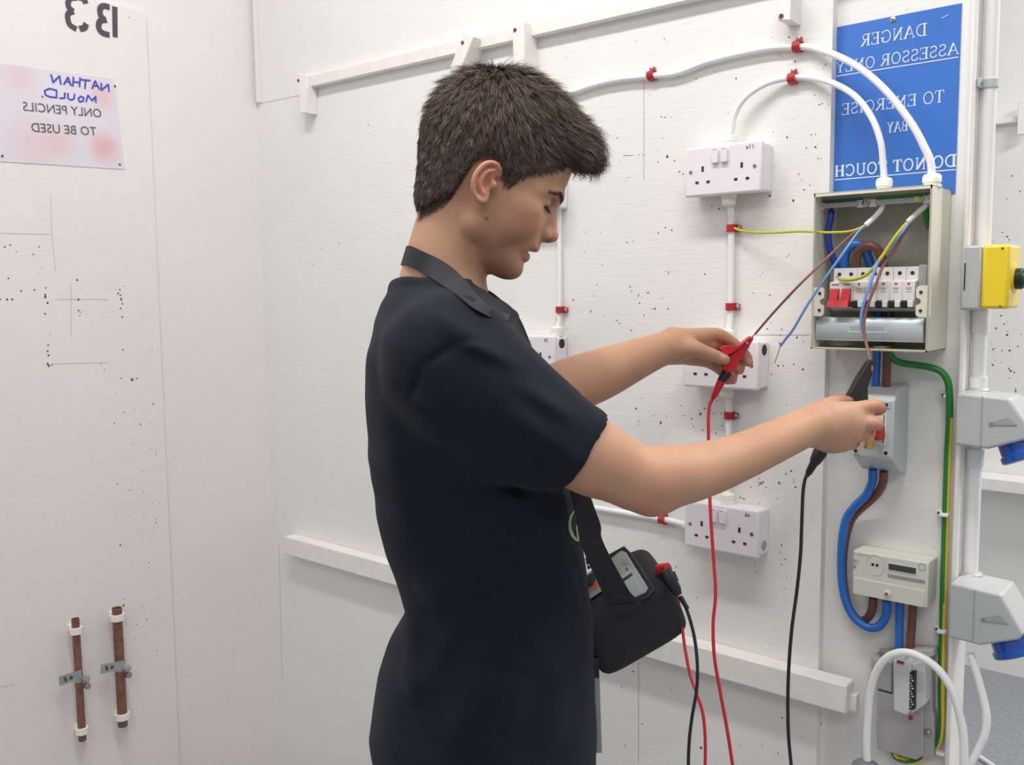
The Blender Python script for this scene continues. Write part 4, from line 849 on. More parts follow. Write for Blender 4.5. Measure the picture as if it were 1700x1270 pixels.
# ------------------------------------------------------------------ the young man: smooth implicit body
F0n, R0n = np.array(F0), np.array(R0); CAMn = np.array(CAM)
def q3(px, py, dep):
    v = np.array(Q(px, py, dep))-CAMn; return np.array([v.dot(R0n), v.dot(F0n), v[2]+CH])
class SDF:
    def __init__(s): s.ops = []
    def _add(s, mode, k, fn): s.ops.append((mode, k, fn)); return s
    def cone(s, a, b, ra, rb, k=.01, mode=0, flat=None, ax=None):
        a = np.asarray(a, float); b = np.asarray(b, float); ba = b-a; L2 = max(ba.dot(ba), 1e-12)
        n = None
        if flat is not None: n = np.asarray(ax, float); n = n/np.linalg.norm(n); sc = 1/flat-1
        def fn(P):
            v = P-a; t = np.clip(v@ba/L2, 0, 1); v = v-t[:, None]*ba
            if n is not None: v = v+np.outer(v@n*sc, n)
            return np.sqrt((v*v).sum(1))-(ra+(rb-ra)*t)
        return s._add(mode, k, fn)
    def chain(s, pts, k=.006, flat=None, ax=None):
        for (a, ra), (b, rb) in zip(pts[:-1], pts[1:]): s.cone(a, b, ra, rb, k, 0, flat, ax)
        return s
    def curve(s, pts, k=.008, n=4, flat=None, ax=None, closed=False):
        A = np.array([list(p)+[r] for p, r in pts]); m = len(A)
        E_ = np.vstack([A[-1], A, A[0], A[1]]) if closed else np.vstack([2*A[0]-A[1], A, 2*A[-1]-A[-2]]); out = []
        for i in range(1, len(E_)-2):
            a, b, c, d = E_[i-1:i+3]
            for j in range(n): t = j/n; out.append(.5*((2*b)+(c-a)*t+(2*a-5*b+4*c-d)*t*t+(3*b-a-3*c+d)*t**3))
        out.append(E_[-2]); out = np.array(out); fs = []
        for a, b in zip(out[:-1], out[1:]):
            t = SDF(); t.cone(a[:3], b[:3], a[3], b[3], .01, 0, flat, ax); fs.append(t.ops[0][2])
        def fn(P):
            e = fs[0](P)
            for f_ in fs[1:]:
                e = np.minimum(e, f_(P))
            return e
        return s._add(0, k, fn)
    def ell(s, c, r, R=None, k=.01, mode=0):
        c = np.asarray(c, float); r = np.asarray(r, float); R = np.eye(3) if R is None else R   # columns = axes
        def fn(P):
            v = (P-c)@R; k0 = np.sqrt(((v/r)**2).sum(1))+1e-9; k1 = np.sqrt(((v/(r*r))**2).sum(1))+1e-9
            return k0*(k0-1)/k1
        return s._add(mode, k, fn)
    def fnop(s, fn, k=.01, mode=0): return s._add(mode, k, fn)
    def eval(s, P, ops=None):
        d = np.full(len(P), 1.0)
        for mode, k, fn in (s.ops if ops is None else ops):
            e = fn(P)
            if mode == 0: h = np.maximum(k-np.abs(d-e), 0)/k; d = np.minimum(d, e)-h*h*k*.25
            elif mode == 1: e = -e; h = np.maximum(k-np.abs(d-e), 0)/k; d = np.maximum(d, e)+h*h*k*.25
            elif mode == 2: h = np.maximum(k-np.abs(d-e), 0)/k; d = np.maximum(d, e)+h*h*k*.25
            else: d = d+e
        return d
    def mesh(s, lo, hi, h, B=24, slack=1.3):
        lo = np.asarray(lo, float); hi = np.asarray(hi, float); nb = np.ceil((hi-lo)/(h*B)).astype(int)
        g = np.stack(np.meshgrid(*[np.arange(n) for n in nb], indexing='ij'), -1).reshape(-1, 3)
        cen = lo+(g+.5)*B*h; R = B*h*.5*math.sqrt(3)
        dc = s.eval(cen); act = g[np.abs(dc) < R*slack+.006]; cact = lo+(act+.5)*B*h
        near = [np.abs(fn(cact)) if False else fn(cact) for mode, k, fn in s.ops]
        li = np.stack(np.meshgrid(*[np.arange(B+1)]*3, indexing='ij'), -1).reshape(-1, 3)
        V, VK, QD = [], [], []
        big = 1 << 20
        def key(a): return (a[..., 0]+1)+(a[..., 1]+1)*4096+(a[..., 2]+1)*4096*4096
        for bi, b in enumerate(act):
            ops = [o for o, e in zip(s.ops, near) if o[0] >= 2 or e[bi] < R*slack+o[1]+.01]
            if not ops: continue
            base = b*B; P = lo+(base+li)*h; D = s.eval(P, ops).reshape(B+1, B+1, B+1); S_ = D < 0
            if S_.all() or not S_.any(): continue
            acc = np.zeros((B, B, B, 3)); cnt = np.zeros((B, B, B))
            offs = [(i, j, k) for i in (0, 1) for j in (0, 1) for k in (0, 1)]
            sub = lambda A, o: A[o[0]:o[0]+B, o[1]:o[1]+B, o[2]:o[2]+B]
            for o1 in offs:
                for ax_ in range(3):
                    if o1[ax_]: continue
                    o2 = list(o1); o2[ax_] = 1; d1, d2 = sub(D, o1), sub(D, o2); m = (d1 < 0) != (d2 < 0)
                    t = np.where(m, d1/np.where(m, d1-d2, 1), 0); c = np.stack([np.full_like(t, float(v)) for v in o1], -1); c[..., ax_] += t
                    acc += c*m[..., None]; cnt += m
            idx = np.argwhere(cnt > 0)
            V.append(lo+(base+idx+acc[tuple(idx.T)]/cnt[tuple(idx.T)][:, None])*h); VK.append(key(base+idx))
            for ax_ in range(3):
                o2 = [0, 0, 0]; o2[ax_] = 1; d1, d2 = S_[:B, :B, :B], sub(S_, o2); e = np.argwhere(d1 != d2)
                if not len(e): continue
                u_, w_ = [(1, 2), (2, 0), (0, 1)][ax_]; G = base+e; fl = d1[tuple(e.T)]
                def sh(a, c):
                    x = G.copy(); x[:, u_] -= a; x[:, w_] -= c; return key(x)
                q = np.stack([sh(0, 0), sh(1, 0), sh(1, 1), sh(0, 1)], 1); q[~fl] = q[~fl][:, ::-1]; QD.append(q)
        V = np.concatenate(V); VK = np.concatenate(VK); QD = np.concatenate(QD)
        order = np.argsort(VK); VK = VK[order]; V = V[order]
        pos = np.searchsorted(VK, QD); pos = np.minimum(pos, len(VK)-1); ok = (VK[pos] == QD).all(1)
        return V, pos[ok]
def npmesh(name, V, Fq, m, parent, root, smooth=True, attrs=None):
    V = V-np.array(root); me = bpy.data.meshes.new(name); n = len(Fq); kq = Fq.shape[1]
    me.vertices.add(len(V)); me.vertices.foreach_set('co', V.astype(np.float32).ravel())
    me.loops.add(n*kq); me.loops.foreach_set('vertex_index', Fq.astype(np.int32).ravel())
    me.polygons.add(n); me.polygons.foreach_set('loop_start', np.arange(0, n*kq, kq, dtype=np.int32))
    me.polygons.foreach_set('loop_total', np.full(n, kq, dtype=np.int32)) if False else None
    me.update(calc_edges=True)
    me.polygons.foreach_set('use_smooth', np.full(n, smooth))
    if attrs:
        for k, a in attrs.items(): at = me.attributes.new(k, 'FLOAT', 'POINT'); at.data.foreach_set('value', a.astype(np.float32))
    me.materials.append(m); me.validate()
    o = link(bpy.data.objects.new(name, me)); o.parent = parent; return o
PD = 1.28
ROOT = q3(800, 600, PD); ROOT[2] = 0
man = thing('person', 'young man with short brown hair and a dark navy t-shirt, testing the open fuse box', 'person', CAM+R0*ROOT[0]+F0*ROOT[1]-U0*CH)
man.rotation_euler = (0, 0, YAW)
# head frame
HO = q3(811, 305, PD); tilt, hy = math.radians(27), math.radians(4)
HX = np.array([math.cos(tilt)*math.cos(hy), math.cos(tilt)*math.sin(hy), -math.sin(tilt)]); HY = np.array([-math.sin(hy), math.cos(hy), 0]); HZ = np.cross(HX, HY)
HR = np.stack([HX, HY, HZ], 1)
def H(x, y, z): return HO+(HX*x+HY*y+HZ*z)*.001
def toh(px, py, y=0.0):                    # pixel to head coordinates (mm) on the plane y
    d = q3(px, py, 1.0)-np.array([0, 0, CH]); o = np.array([0, 0, CH]); t = ((HO+HY*y*.001-o)@HY)/(d@HY); p = (o+d*t-HO)*1000; return p@HX, p@HZ
def he(px, py, y): x, z = toh(px, py, y); return H(x, y, z)
mm = lambda *a: np.array(a)*.001
BODYH = .0018
B_ = SDF()
# --- neck, trunk and shoulders
B_.curve([(q3(772, 330, PD), .054), (q3(751, 395, PD), .0545), (q3(738, 450, PD), .0570), (q3(733, 500, PD), .0640)], k=.022)
B_.chain([(q3(745, 590, PD), .075), (q3(770, 700, PD), .085), (q3(800, 900, PD), .085)], k=.04, flat=1.25, ax=(0, 1, 0))
B_.cone(q3(735, 540, 1.26), q3(752, 600, 1.13), .045, .055, .02); B_.cone(q3(735, 540, 1.30), q3(790, 570, 1.43), .045, .055, .02)
# --- near arm
NA = [(752, 600, 1.125, 52), (850, 668, 1.12, 56), (966, 749, 1.13, 50), (1020, 776, 1.145, 44), (1062, 793, 1.155, 42)]
B_.curve([(q3(a, b, c), r*.001) for a, b, c, r in NA+[(1118, 790, 1.175, 40), (1170, 779, 1.20, 36.5), (1225, 760, 1.225, 32.5), (1280, 736, 1.25, 29.5), (1330, 713, 1.275, 27.5), (1356, 703, 1.287, 27.5)]], k=.02)
B_.cone(q3(1083, 828, 1.165), q3(1075, 812, 1.165), .018, .024, .03)
# --- near hand
hn = np.array([.25, -.95, .15])
wr = q3(1350, 705, 1.287)
mc = {'i': (q3(1414, 681, 1.325), .0115), 'm': (q3(1418, 702, 1.318), .0120), 'r': (q3(1412, 722, 1.325), .0115), 'l': (q3(1398, 738, 1.338), .0105)}
for kk, off in (('i', (1358, 690, 1.295)), ('m', (1356, 700, 1.29)), ('r', (1354, 712, 1.29)), ('l', (1350, 724, 1.297))):
    B_.cone(q3(*off), mc[kk][0], .0165, mc[kk][1]+.001, .014)
B_.ell(q3(1385, 712, 1.318), (.034, .016, .032), k=.016)
def fing(pts, k=.0035): B_.curve([(q3(a, b, c), r*.001) for a, b, c, r in pts], k=k, n=3)
fing([(1414, 681, 1.325, 11.3), (1450, 674, 1.335, 10.0), (1461, 677, 1.352, 9.0), (1459, 681, 1.370, 8.2), (1450, 682, 1.382, 7.4)])
fing([(1418, 702, 1.318, 11.5), (1450, 703, 1.328, 9.8), (1457, 705, 1.347, 8.8), (1450, 706, 1.366, 8.0), (1438, 702, 1.374, 7.2)])
fing([(1412, 722, 1.325, 11.0), (1436, 722, 1.338, 9.2), (1440, 719, 1.356, 8.4), (1430, 714, 1.368, 7.4)])
B_.cone(q3(1424, 690, 1.324), q3(1440, 690, 1.333), .0100, .0085, .006); B_.cone(q3(1420, 712, 1.322), q3(1434, 712, 1.332), .0100, .0080, .006)
fing([(1398, 738, 1.338, 10.0), (1417, 737, 1.352, 8.4), (1420, 730, 1.366, 7.4), (1412, 724, 1.374, 6.6)])
fing([(1362, 690, 1.300, 14), (1374, 675, 1.335, 13), (1392, 668, 1.362, 10.5), (1415, 669, 1.385, 9.4), (1437, 676, 1.394, 8.6)], .008)
# --- far arm
B_.curve([(q3(a, b, c), r*.001) for a, b, c, r in [(800, 570, 1.43, 50), (840, 640, 1.42, 48), (890, 662, 1.415, 44), (945, 641, 1.43, 43.5), (1000, 620, 1.455, 40.5), (1050, 599, 1.485, 34), (1090, 583, 1.51, 28.5), (1116, 574, 1.524, 27.5)]], k=.02)
# --- far hand
for a, b, ra, rb in ((( 1118, 562, 1.527), (1170, 557, 1.540), 17, 12.5), ((1116, 572, 1.532), (1176, 571, 1.550), 17, 12.5), ((1116, 582, 1.532), (1176, 586, 1.555), 16, 12), ((1114, 588, 1.530), (1172, 598, 1.552), 14, 11.5)):
    B_.cone(q3(*a), q3(*b), ra*.001, rb*.001, .014)
fing([(1170, 556, 1.540, 12), (1195, 556, 1.548, 10.6), (1222, 574, 1.556, 9.6), (1238, 590, 1.552, 8.8), (1243, 602, 1.545, 7.4)])
fing([(1176, 571, 1.550, 12), (1206, 577, 1.572, 10), (1228, 598, 1.572, 9), (1228, 614, 1.558, 8.0)])
fing([(1176, 586, 1.555, 11.5), (1202, 598, 1.576, 9.6), (1216, 618, 1.572, 8.6), (1216, 631, 1.560, 7.6)])
fing([(1172, 598, 1.552, 11), (1190, 610, 1.572, 8.8), (1203, 622, 1.576, 8), (1208, 632, 1.566, 7)])
fing([(1126, 578, 1.515, 17), (1148, 578, 1.510, 14.5), (1170, 585, 1.512, 11.5), (1188, 591, 1.518, 10.0), (1203, 597, 1.523, 8.8)], .008)
# --- head
def E(x, y, z, a, b, c, k=10, mode=0, rot=None):
    R = HR if rot is None else HR@rot
    B_.ell(H(x, y, z), mm(a, b, c), R, k*.001, mode)
def C(x, y, z, x2, y2, z2, r, r2, k=8, mode=0): B_.cone(H(x, y, z), H(x2, y2, z2), r*.001, r2*.001, k*.001, mode)
E(-5, 0, 46, 101, 75, 92, 10); E(-34, 0, 6, 60, 60, 52, 25)
E(46, 0, -8, 46, 54, 62, 18); E(46, 0, -50, 44, 43, 46, 18)
for s in (-1, 1):
    C(89, s*5, 25, 80, s*30, 25, 10.8, 9.5, 9); C(80, s*30, 25, 60, s*47, 17, 9.5, 8, 9)
    E(62, s*33, -24, 24, 21, 24, 16); E(46, s*50, -9, 26, 9, 11, 16); C(60, s*45, -8, 56, s*46, 14, 5, 5, 12)
    E(34, s*45, -40, 30, 14, 34, 16); C(6, s*52, -6, 10, s*47, -58, 13, 13, 16); C(10, s*47, -60, 70, s*16, -90, 13, 14, 16)
E(44, 0, -80, 40, 38, 24, 16); E(76, 0, -88, 17.5, 21, 14, 12); E(76, 0, -46, 24, 27, 22, 12)
for s in (-1, 1): E(93, s*31, 8, 17, 15.5, 11, 8, 1)
C(88.5, 0, 14, 106, 0, -22, 6.5, 8.6, 9); E(107.5, 0, -24, 9.6, 9.4, 8.6, 6); E(100, 0, -31, 9, 5.5, 5, 6)
for s in (-1, 1): E(97, s*11.5, -27, 10, 6.4, 7.4, 4); E(87, s*9, -8, 13, 9, 22, 12)
E(91.0, 0, -49.5, 9.6, 22, 6.2, 4); E(85.5, 0, -67, 9.6, 19, 6.0, 4)
B_.ell(H(104, 0, -57.5), mm(21, 30, 3.4), HR, .003, 1)
for s in (-1, 1): E(103, s*6.0, -35.5, 6, 2.8, 4.2, 3, 1)
EYX, EYZ = 71.5, 7.5
for s in (-1, 1):
    # eyeball with lids: upper lid lowered because he looks down
    E(EYX, s*31, EYZ, 12.6, 13.2, 12.6, 3)
    B_.ell(H(EYX+1.0, s*31, EYZ), mm(13.4, 14.2, 13.4), HR, .002, 0)
    a_ = H(EYX+7, s*31, EYZ-5.0)
    B_.ell(H(EYX+14.5, s*31, EYZ-6.2), mm(6.5, 12.5, 1.5), HR@np.array([[.86, 0, .5], [0, 1, 0], [-.5, 0, .86]]), .0015, 1)
# ears
for s in (-1, 1):
    def e(px, py, y, s=s): t = toh(px, py, -abs(y)); return H(t[0], s*abs(y), t[1])
    cc = [(822, 284, 74), (812, 278, 78), (800, 285, 82), (793, 300, 84), (795, 316, 82), (801, 328, 79)]
    B_.curve([(e(*r_), .0052) for r_ in cc], k=.008, n=2)
    B_.curve([(e(812, 290, 76), .0075), (e(806, 304, 77), .008), (e(804, 322, 76), .0065)], k=.008, n=2)
    rim = [(829, 292, 76), (829, 281, 80), (824, 273, 84), (815, 270, 87), (804, 273, 90), (794.5, 282, 92), (787.5, 294, 93), (785, 307, 92), (786.5, 319, 90), (791, 328, 87), (797, 333, 84), (803, 333, 80)]
    B_.curve([(e(*r_), rr) for r_, rr in zip(rim, [.0028, .0032, .0034, .0035, .0034, .0033, .0032, .0032, .0033, .0036, .0045, .0045])], k=.003, n=4)
    B_.curve([(e(*r_), .0026) for r_ in [(820, 283, 84), (809, 285, 88), (800, 296, 89.5), (797, 309, 88.5), (801, 321, 85)]], k=.003, n=3)
    B_.ell(e(811, 303, 87), mm(6.5, 8.5, 9.5), HR, .003, 1)
    B_.ell(e(819, 307, 80), mm(4.5, 4.5, 6), HR, .004)
SKIN_LO, SKIN_HI = q3(600, 90, 1.0), None
import time as _t
_t0 = _t.time()
lo = np.array([-.36, .97, .88]); hi = np.array([.70, 1.68, 1.80])
Vb, Fb = B_.mesh(lo, hi, BODYH)
print('body', len(Vb), _t.time()-_t0)
def smooth_mesh(V, Fq, w, it):
    E_ = np.concatenate([Fq[:, [0, 1]], Fq[:, [1, 2]], Fq[:, [2, 3]], Fq[:, [3, 0]]]); i, j = E_[:, 0], E_[:, 1]; n = len(V); cnt = np.bincount(i, minlength=n)+1e-9
    for _ in range(it):
        A = np.stack([np.bincount(i, V[j, k], n) for k in range(3)], 1)/cnt[:, None]; V = V+(A-V)*w[:, None]*(cnt > .5)[:, None]
    return V
def near_seg(V, a, b):
    ba = b-a; t = np.clip((V-a)@ba/ba.dot(ba), 0, 1); return np.linalg.norm(V-a-t[:, None]*ba, axis=1)
wa = np.maximum((near_seg(Vb, q3(900, 700, 1.13), q3(1068, 795, 1.155)) < .075), (near_seg(Vb, q3(1068, 795, 1.155), q3(1335, 711, 1.28)) < .06))
wa = np.maximum(wa, near_seg(Vb, q3(890, 662, 1.415), q3(1100, 580, 1.515)) < .06).astype(float)
Vb = smooth_mesh(Vb, Fb, wa*.8, 26); Vb = smooth_mesh(Vb, Fb, np.full(len(Vb), .35), 2)
hc = (Vb-HO)@HR*1000
def g(c, r): return np.exp(-(((hc-np.array(c))/np.array(r))**2).sum(1))
lip = np.clip(g((98, 0, -52), (12, 24, 5.5))+g((90, 0, -66), (14, 20, 5.5)), 0, 1)*(hc[:, 0] > 82)
red = np.clip(g((5, -85, 0), (30, 14, 34))*.9+g((112, 0, -26), (16, 16, 14))*.7+g((70, -50, -25), (28, 22, 24))*.35, 0, 1)
elb = np.exp(-((np.linalg.norm(Vb-q3(1070, 830, 1.16), axis=1)/.04)**2)); red = np.clip(red+elb*.7, 0, 1)
for p, r in (((1250, 597, 1.545), .02), ((1216, 633, 1.56), .018), ((1465, 675, 1.34), .03), ((1440, 715, 1.34), .02), ((1392, 665, 1.36), .02)):
    red = np.clip(red+.6*np.exp(-((np.linalg.norm(Vb-q3(*p), axis=1)/r)**2)), 0, 1)
stub = np.clip(g((70, 0, -92), (40, 60, 26))*1.0+g((40, -50, -55), (34, 24, 30))*.7+g((104, 0, -44), (10, 22, 7))*.6, 0, 1)*(hc[:, 2] < -20)
ab = np.abs(hc[:, 1]); bz = np.interp(ab, [6, 20, 34, 48], [22.5, 25.5, 26.5, 20]); mole = sum(np.exp(-(np.linalg.norm(Vb-he(px, py, -56)*1.0, axis=1)/.012)**2)*0 for px, py in ())
brow_lidshade = np.clip(np.exp(-((hc[:, 2]-bz)/np.interp(ab, [8, 48], [4.6, 2.2]))**2)*(ab > 6)*(ab < 48)*(hc[:, 0] > 52), 0, 1)
def spotm(px, py, dl, r):
    t = np.linspace(.95, 1.6, 400); d = q3(px, py, 1.0)-np.array([0, 0, CH]); pts = np.array([0, 0, CH])+t[:, None]*d; v = B_.eval(pts); i = np.argmax(v < 0)
    return np.exp(-(np.linalg.norm(Vb-pts[i], axis=1)/r)**2)
brow_lidshade = np.clip(brow_lidshade+.62*np.exp(-(((np.abs(hc[:, 1])-31)/12)**2+((hc[:, 2]-EYZ+4.5)/2.6)**2))*(hc[:, 0] > 74)+.32*np.exp(-(((np.abs(hc[:, 1])-28)/13)**2+((hc[:, 2]-EYZ-6)/5)**2))*(hc[:, 0] > 74), 0, 1)  # dark lash line, plus upper-lid shadow painted into the skin colour
brow_lidshade = np.clip(brow_lidshade+.55*spotm(808, 363, 0, .0024), 0, 1)
for px, py, r in ((863, 358, .003), (866, 383, .004), (858, 392, .004), (874, 372, .005), (846, 402, .005), (1228, 784, .0035), (1248, 735, .002)): red = np.clip(red+.6*spotm(px, py, 0, r), 0, 1)
me_ = mat('skin', rgb(200, 156, 128), .55, sss=.12, spec=.38); M['skin'] = me_
nt = me_.node_tree; b_ = nt.nodes['Principled BSDF']; tc = nt.nodes['Texture Coordinate']
def at(n): a = nt.nodes.new('ShaderNodeAttribute'); a.attribute_name = n; return a.outputs['Fac']
def mixc(f, a, c, mul=None):
    x = nt.nodes.new('ShaderNodeMix'); x.data_type = 'RGBA'
    if mul is not None: mu = nt.nodes.new('ShaderNodeMath'); mu.operation = 'MULTIPLY'; nt.links.new(f, mu.inputs[0]); mu.inputs[1].default_value = mul; f = mu.outputs[0]
    nt.links.new(f, x.inputs[0])
    if isinstance(a, tuple): x.inputs[6].default_value = (*a, 1)
    else: nt.links.new(a, x.inputs[6])
    x.inputs[7].default_value = (*c, 1); return x.outputs[2]
def nz(sc, lo_, hi_, det=5, out=1.0):
    n = nt.nodes.new('ShaderNodeTexNoise'); n.inputs['Scale'].default_value = sc; n.inputs['Detail'].default_value = det; nt.links.new(tc.outputs['Object'], n.inputs['Vector'])
    r = nt.nodes.new('ShaderNodeMapRange'); r.inputs[1].default_value = lo_; r.inputs[2].default_value = hi_; r.inputs[4].default_value = out; nt.links.new(n.outputs['Fac'], r.inputs[0]); return r.outputs[0]
c = mixc(nz(22, .4, .7, out=.4), rgb(190, 147, 118), rgb(178, 130, 106)); c = mixc(nz(160, .66, .76, 3, .5), c, rgb(170, 104, 92))
c = mixc(at('red'), c, rgb(206, 116, 100), .6); c = mixc(at('stub'), c, rgb(128, 88, 76), .8); c = mixc(at('lip'), c, rgb(176, 92, 88), .75); c = mixc(at('brow'), c, rgb(74, 52, 44), .8)
nt.links.new(c, b_.inputs['Base Color'])
n2 = nt.nodes.new('ShaderNodeTexNoise'); n2.inputs['Scale'].default_value = 700; n2.inputs['Detail'].default_value = 3; nt.links.new(tc.outputs['Object'], n2.inputs['Vector'])
bp = nt.nodes.new('ShaderNodeBump'); bp.inputs['Strength'].default_value = .18; bp.inputs['Distance'].default_value = .001; nt.links.new(n2.outputs['Fac'], bp.inputs['Height']); nt.links.new(bp.outputs[0], b_.inputs['Normal'])
npmesh('body', Vb, Fb, M['skin'], man, ROOT, attrs={'red': red, 'stub': stub, 'lip': lip, 'brow': brow_lidshade})
# ------------------------------------------------------------------ hair
HL = np.array([(-200, -88), (-66, -88), (-56, -76), (-45, -63), (-36, -52), (-31, -20), (-28, 8), (-20, 18), (-11, 22), (1, 23), (10, 14), (19, 2), (28, 3), (33, 12), (38, 24), (62, 42), (70, 51), (82, 61), (96, 70), (108, 70), (124, 64), (200, 64)], float)
def zline(x): return np.interp(x, HL[:, 0], HL[:, 1])
HS = SDF()
HS.ell(H(-14, 0, 51), mm(102, 81, 100), HR, .01); HS.ell(H(-35, 0, -20), mm(53, 59, 80), HR, .03)
HS.ell(H(62, -4, 96), mm(44, 52, 36), HR, .02); HS.ell(H(12, -6, 112), mm(52, 54, 34), HR, .02); HS.ell(H(92, -4, 87), mm(22, 42, 20), HR, .015)
def hcut(P):
    h = (P-HO)@HR*1000; wob = 1.6*np.sin(h[:, 0]*.9)+2.0*np.sin(h[:, 0]*2.1+h[:, 1]*.7)+3.5+6.5*np.clip((-26-h[:, 0])/8, 0, 1); return (zline(h[:, 0])+wob-h[:, 2])*.001*.8
HS.fnop(hcut, .014, 2)
rngh = np.random.default_rng(5)
def hnoise(P):
    h = (P-HO)@HR*1000; return .0012*np.sin(h[:, 0]*.21+h[:, 2]*.12+2*np.sin(h[:, 1]*.08))*np.sin(h[:, 1]*.23+h[:, 2]*.17)+.0007*np.sin(h[:, 0]*.6+h[:, 2]*.5+h[:, 1]*.3)
HS.fnop(hnoise, .001, 3)
Vh, Fh = HS.mesh(HO-.20, HO+.20, .0026)
M['hairbase'] = mat('hair_base', rgb(60, 47, 40), .7, noise=.35, nscale=160, bump=.6, bscale=320)
hair = npmesh('hair', Vh, Fh, M['hairbase'], man, ROOT)
tri = Vh[Fh]; cen = tri.mean(1); nrm = np.cross(tri[:, 2]-tri[:, 0], tri[:, 3]-tri[:, 1]); ar = np.linalg.norm(nrm, axis=1)+1e-12; nrm = nrm/ar[:, None]
outw = HS.eval(cen+nrm*.002) > 0; nrm[~outw] *= -1
bv = B_.eval(cen); ok = bv > -.001
pr = ar*ok; hcn = (cen-HO)@HR*1000
pr = pr*np.where(hcn[:, 2] < 10, 1.3, 1.0); pr /= pr.sum()
NCL, PER = 7000, 7
sel = rngh.choice(len(cen), NCL, p=pr)
whorl = H(-62, -18, 145)
V_, F_s, T_s = [], [], []
base_c = cen[sel]; bn = nrm[sel]; bh = hcn[sel]
flow = base_c-whorl; flow /= np.linalg.norm(flow, axis=1)[:, None]
# hair at the front sweeps forward, at the back and sides it falls
fr = np.clip((bh[:, 0]-0)/60, 0, 1)[:, None]; fall = np.clip((30-bh[:, 2])/60, 0, 1)[:, None]
flow = flow+fr*(HX*.9+HZ*.10)+fall*(-HZ*1.1-HX*.15)+rngh.normal(0, .16, flow.shape)*(1+1.2*fr)
flow -= bn*(flow*bn).sum(1)[:, None]; flow /= np.linalg.norm(flow, axis=1)[:, None]+1e-9
top = np.clip((bh[:, 2]-10)/90, 0, 1); front = np.clip((bh[:, 0]-55)/50, 0, 1)*np.clip((bh[:, 2]-60)/20, 0, 1)
ln = (7+14*top+6*front)*rngh.uniform(.7, 1.25, NCL)*.001
ln = np.minimum(ln, (5.0+np.abs(bh[:, 2]-zline(bh[:, 0]))*.55+14*top)*.001)
lift = .30+.10*top+.16*front
for j in range(PER):
    off = rngh.normal(0, .0020, (NCL, 3)); off -= bn*(off*bn).sum(1)[:, None]
    p0 = base_c+off-bn*.0004; l = ln*rngh.uniform(.75, 1.15, NCL); dj = flow+rngh.normal(0, .07, flow.shape)
    w0 = rngh.uniform(.00022, .00040, NCL); side = np.cross(dj, bn); side /= np.linalg.norm(side, axis=1)[:, None]+1e-9
    side = side+bn*rngh.normal(0, .5, NCL)[:, None]; tone = rngh.uniform(0, 1, NCL)
    rows = []
    for t in (0, .35, .7, 1.0):
        c = p0+dj*(l*t)[:, None]+bn*(l*lift*(t-.55*t*t)*1.6)[:, None]-off*(t*.65)
        w = (w0*(1-t*.75))[:, None]; rows += [c-side*w, c+side*w]
    R_s = np.stack(rows, 1); b = sum(len(v) for v in V_); V_.append(R_s.reshape(-1, 3)); ids = b+np.arange(NCL)[:, None]*8
    for a in (0, 2, 4): F_s.append(ids+np.array([a, a+1, a+3, a+2]))
    T_s.append(np.repeat(tone, 8))
msk = np.abs(hc[:, 1]) > 20
zz = zline(hc[:, 0])-hc[:, 2]
cand = np.where((zz > -24) & (zz < 5) & msk & (hc[:, 0] < 80) & (hc[:, 0] > -110) & (Vb[:, 2] > 1.45))[0]
if len(cand):
    pc = np.exp(-np.abs(zz[cand]+4+6*np.clip((-26-hc[cand, 0])/8, 0, 1))/(3.5+3.5*np.clip((-26-hc[cand, 0])/8, 0, 1))); pc /= pc.sum(); ci = rngh.choice(cand, 14000, p=pc); n_ = len(ci); P0 = Vb[ci]+rngh.normal(0, .0008, (n_, 3)); hx_ = hc[ci]
    nn_ = P0-H(-10, 0, 20); ctr = HO+np.outer(hx_[:, 0]*.0006, HX)+np.outer(hx_[:, 2]*.0008, HZ); nn_ = Vb[ci]-ctr; nn_ /= np.linalg.norm(nn_, axis=1)[:, None]
    dj = -HZ*1.0-HX*.25+nn_*.25+rngh.normal(0, .15, (n_, 3)); dj += np.where(hx_[:, 0] > 35, 1, 0)[:, None]*(HX*.9+HZ*.5); dj /= np.linalg.norm(dj, axis=1)[:, None]; l = rngh.uniform(.0025, .006, n_)
    sd = np.cross(dj, nn_); sd /= np.linalg.norm(sd, axis=1)[:, None]; rows = []
    for t in (0, .35, .7, 1.0): c = P0+dj*(l*t)[:, None]; rows += [c-sd*.00022*(1-t*.8), c+sd*.00022*(1-t*.8)]
    b = sum(len(v) for v in V_); V_.append(np.stack(rows, 1).reshape(-1, 3)); ids = b+np.arange(n_)[:, None]*8
    for a in (0, 2, 4): F_s.append(ids+np.array([a, a+1, a+3, a+2]))
    T_s.append(np.repeat(rngh.uniform(0, .6, n_), 8))
def strandmat(name, ca, cb):
    m = mat(name, ca, .5, spec=.25); nt = m.node_tree; b = nt.nodes['Principled BSDF']; a = nt.nodes.new('ShaderNodeAttribute'); a.attribute_name = 'tone'
    x = nt.nodes.new('ShaderNodeMix'); x.data_type = 'RGBA'; nt.links.new(a.outputs['Fac'], x.inputs[0]); x.inputs[6].default_value = (*ca, 1); x.inputs[7].default_value = (*cb, 1); nt.links.new(x.outputs[2], b.inputs['Base Color']); return m
M['strand'] = strandmat('hair_strand', rgb(58, 46, 40), rgb(122, 102, 90))
o = npmesh('hair_strands', np.concatenate(V_), np.concatenate(F_s), M['strand'], hair, ROOT, smooth=False, attrs={'tone': np.concatenate(T_s)}); o['kind'] = 'stuff'
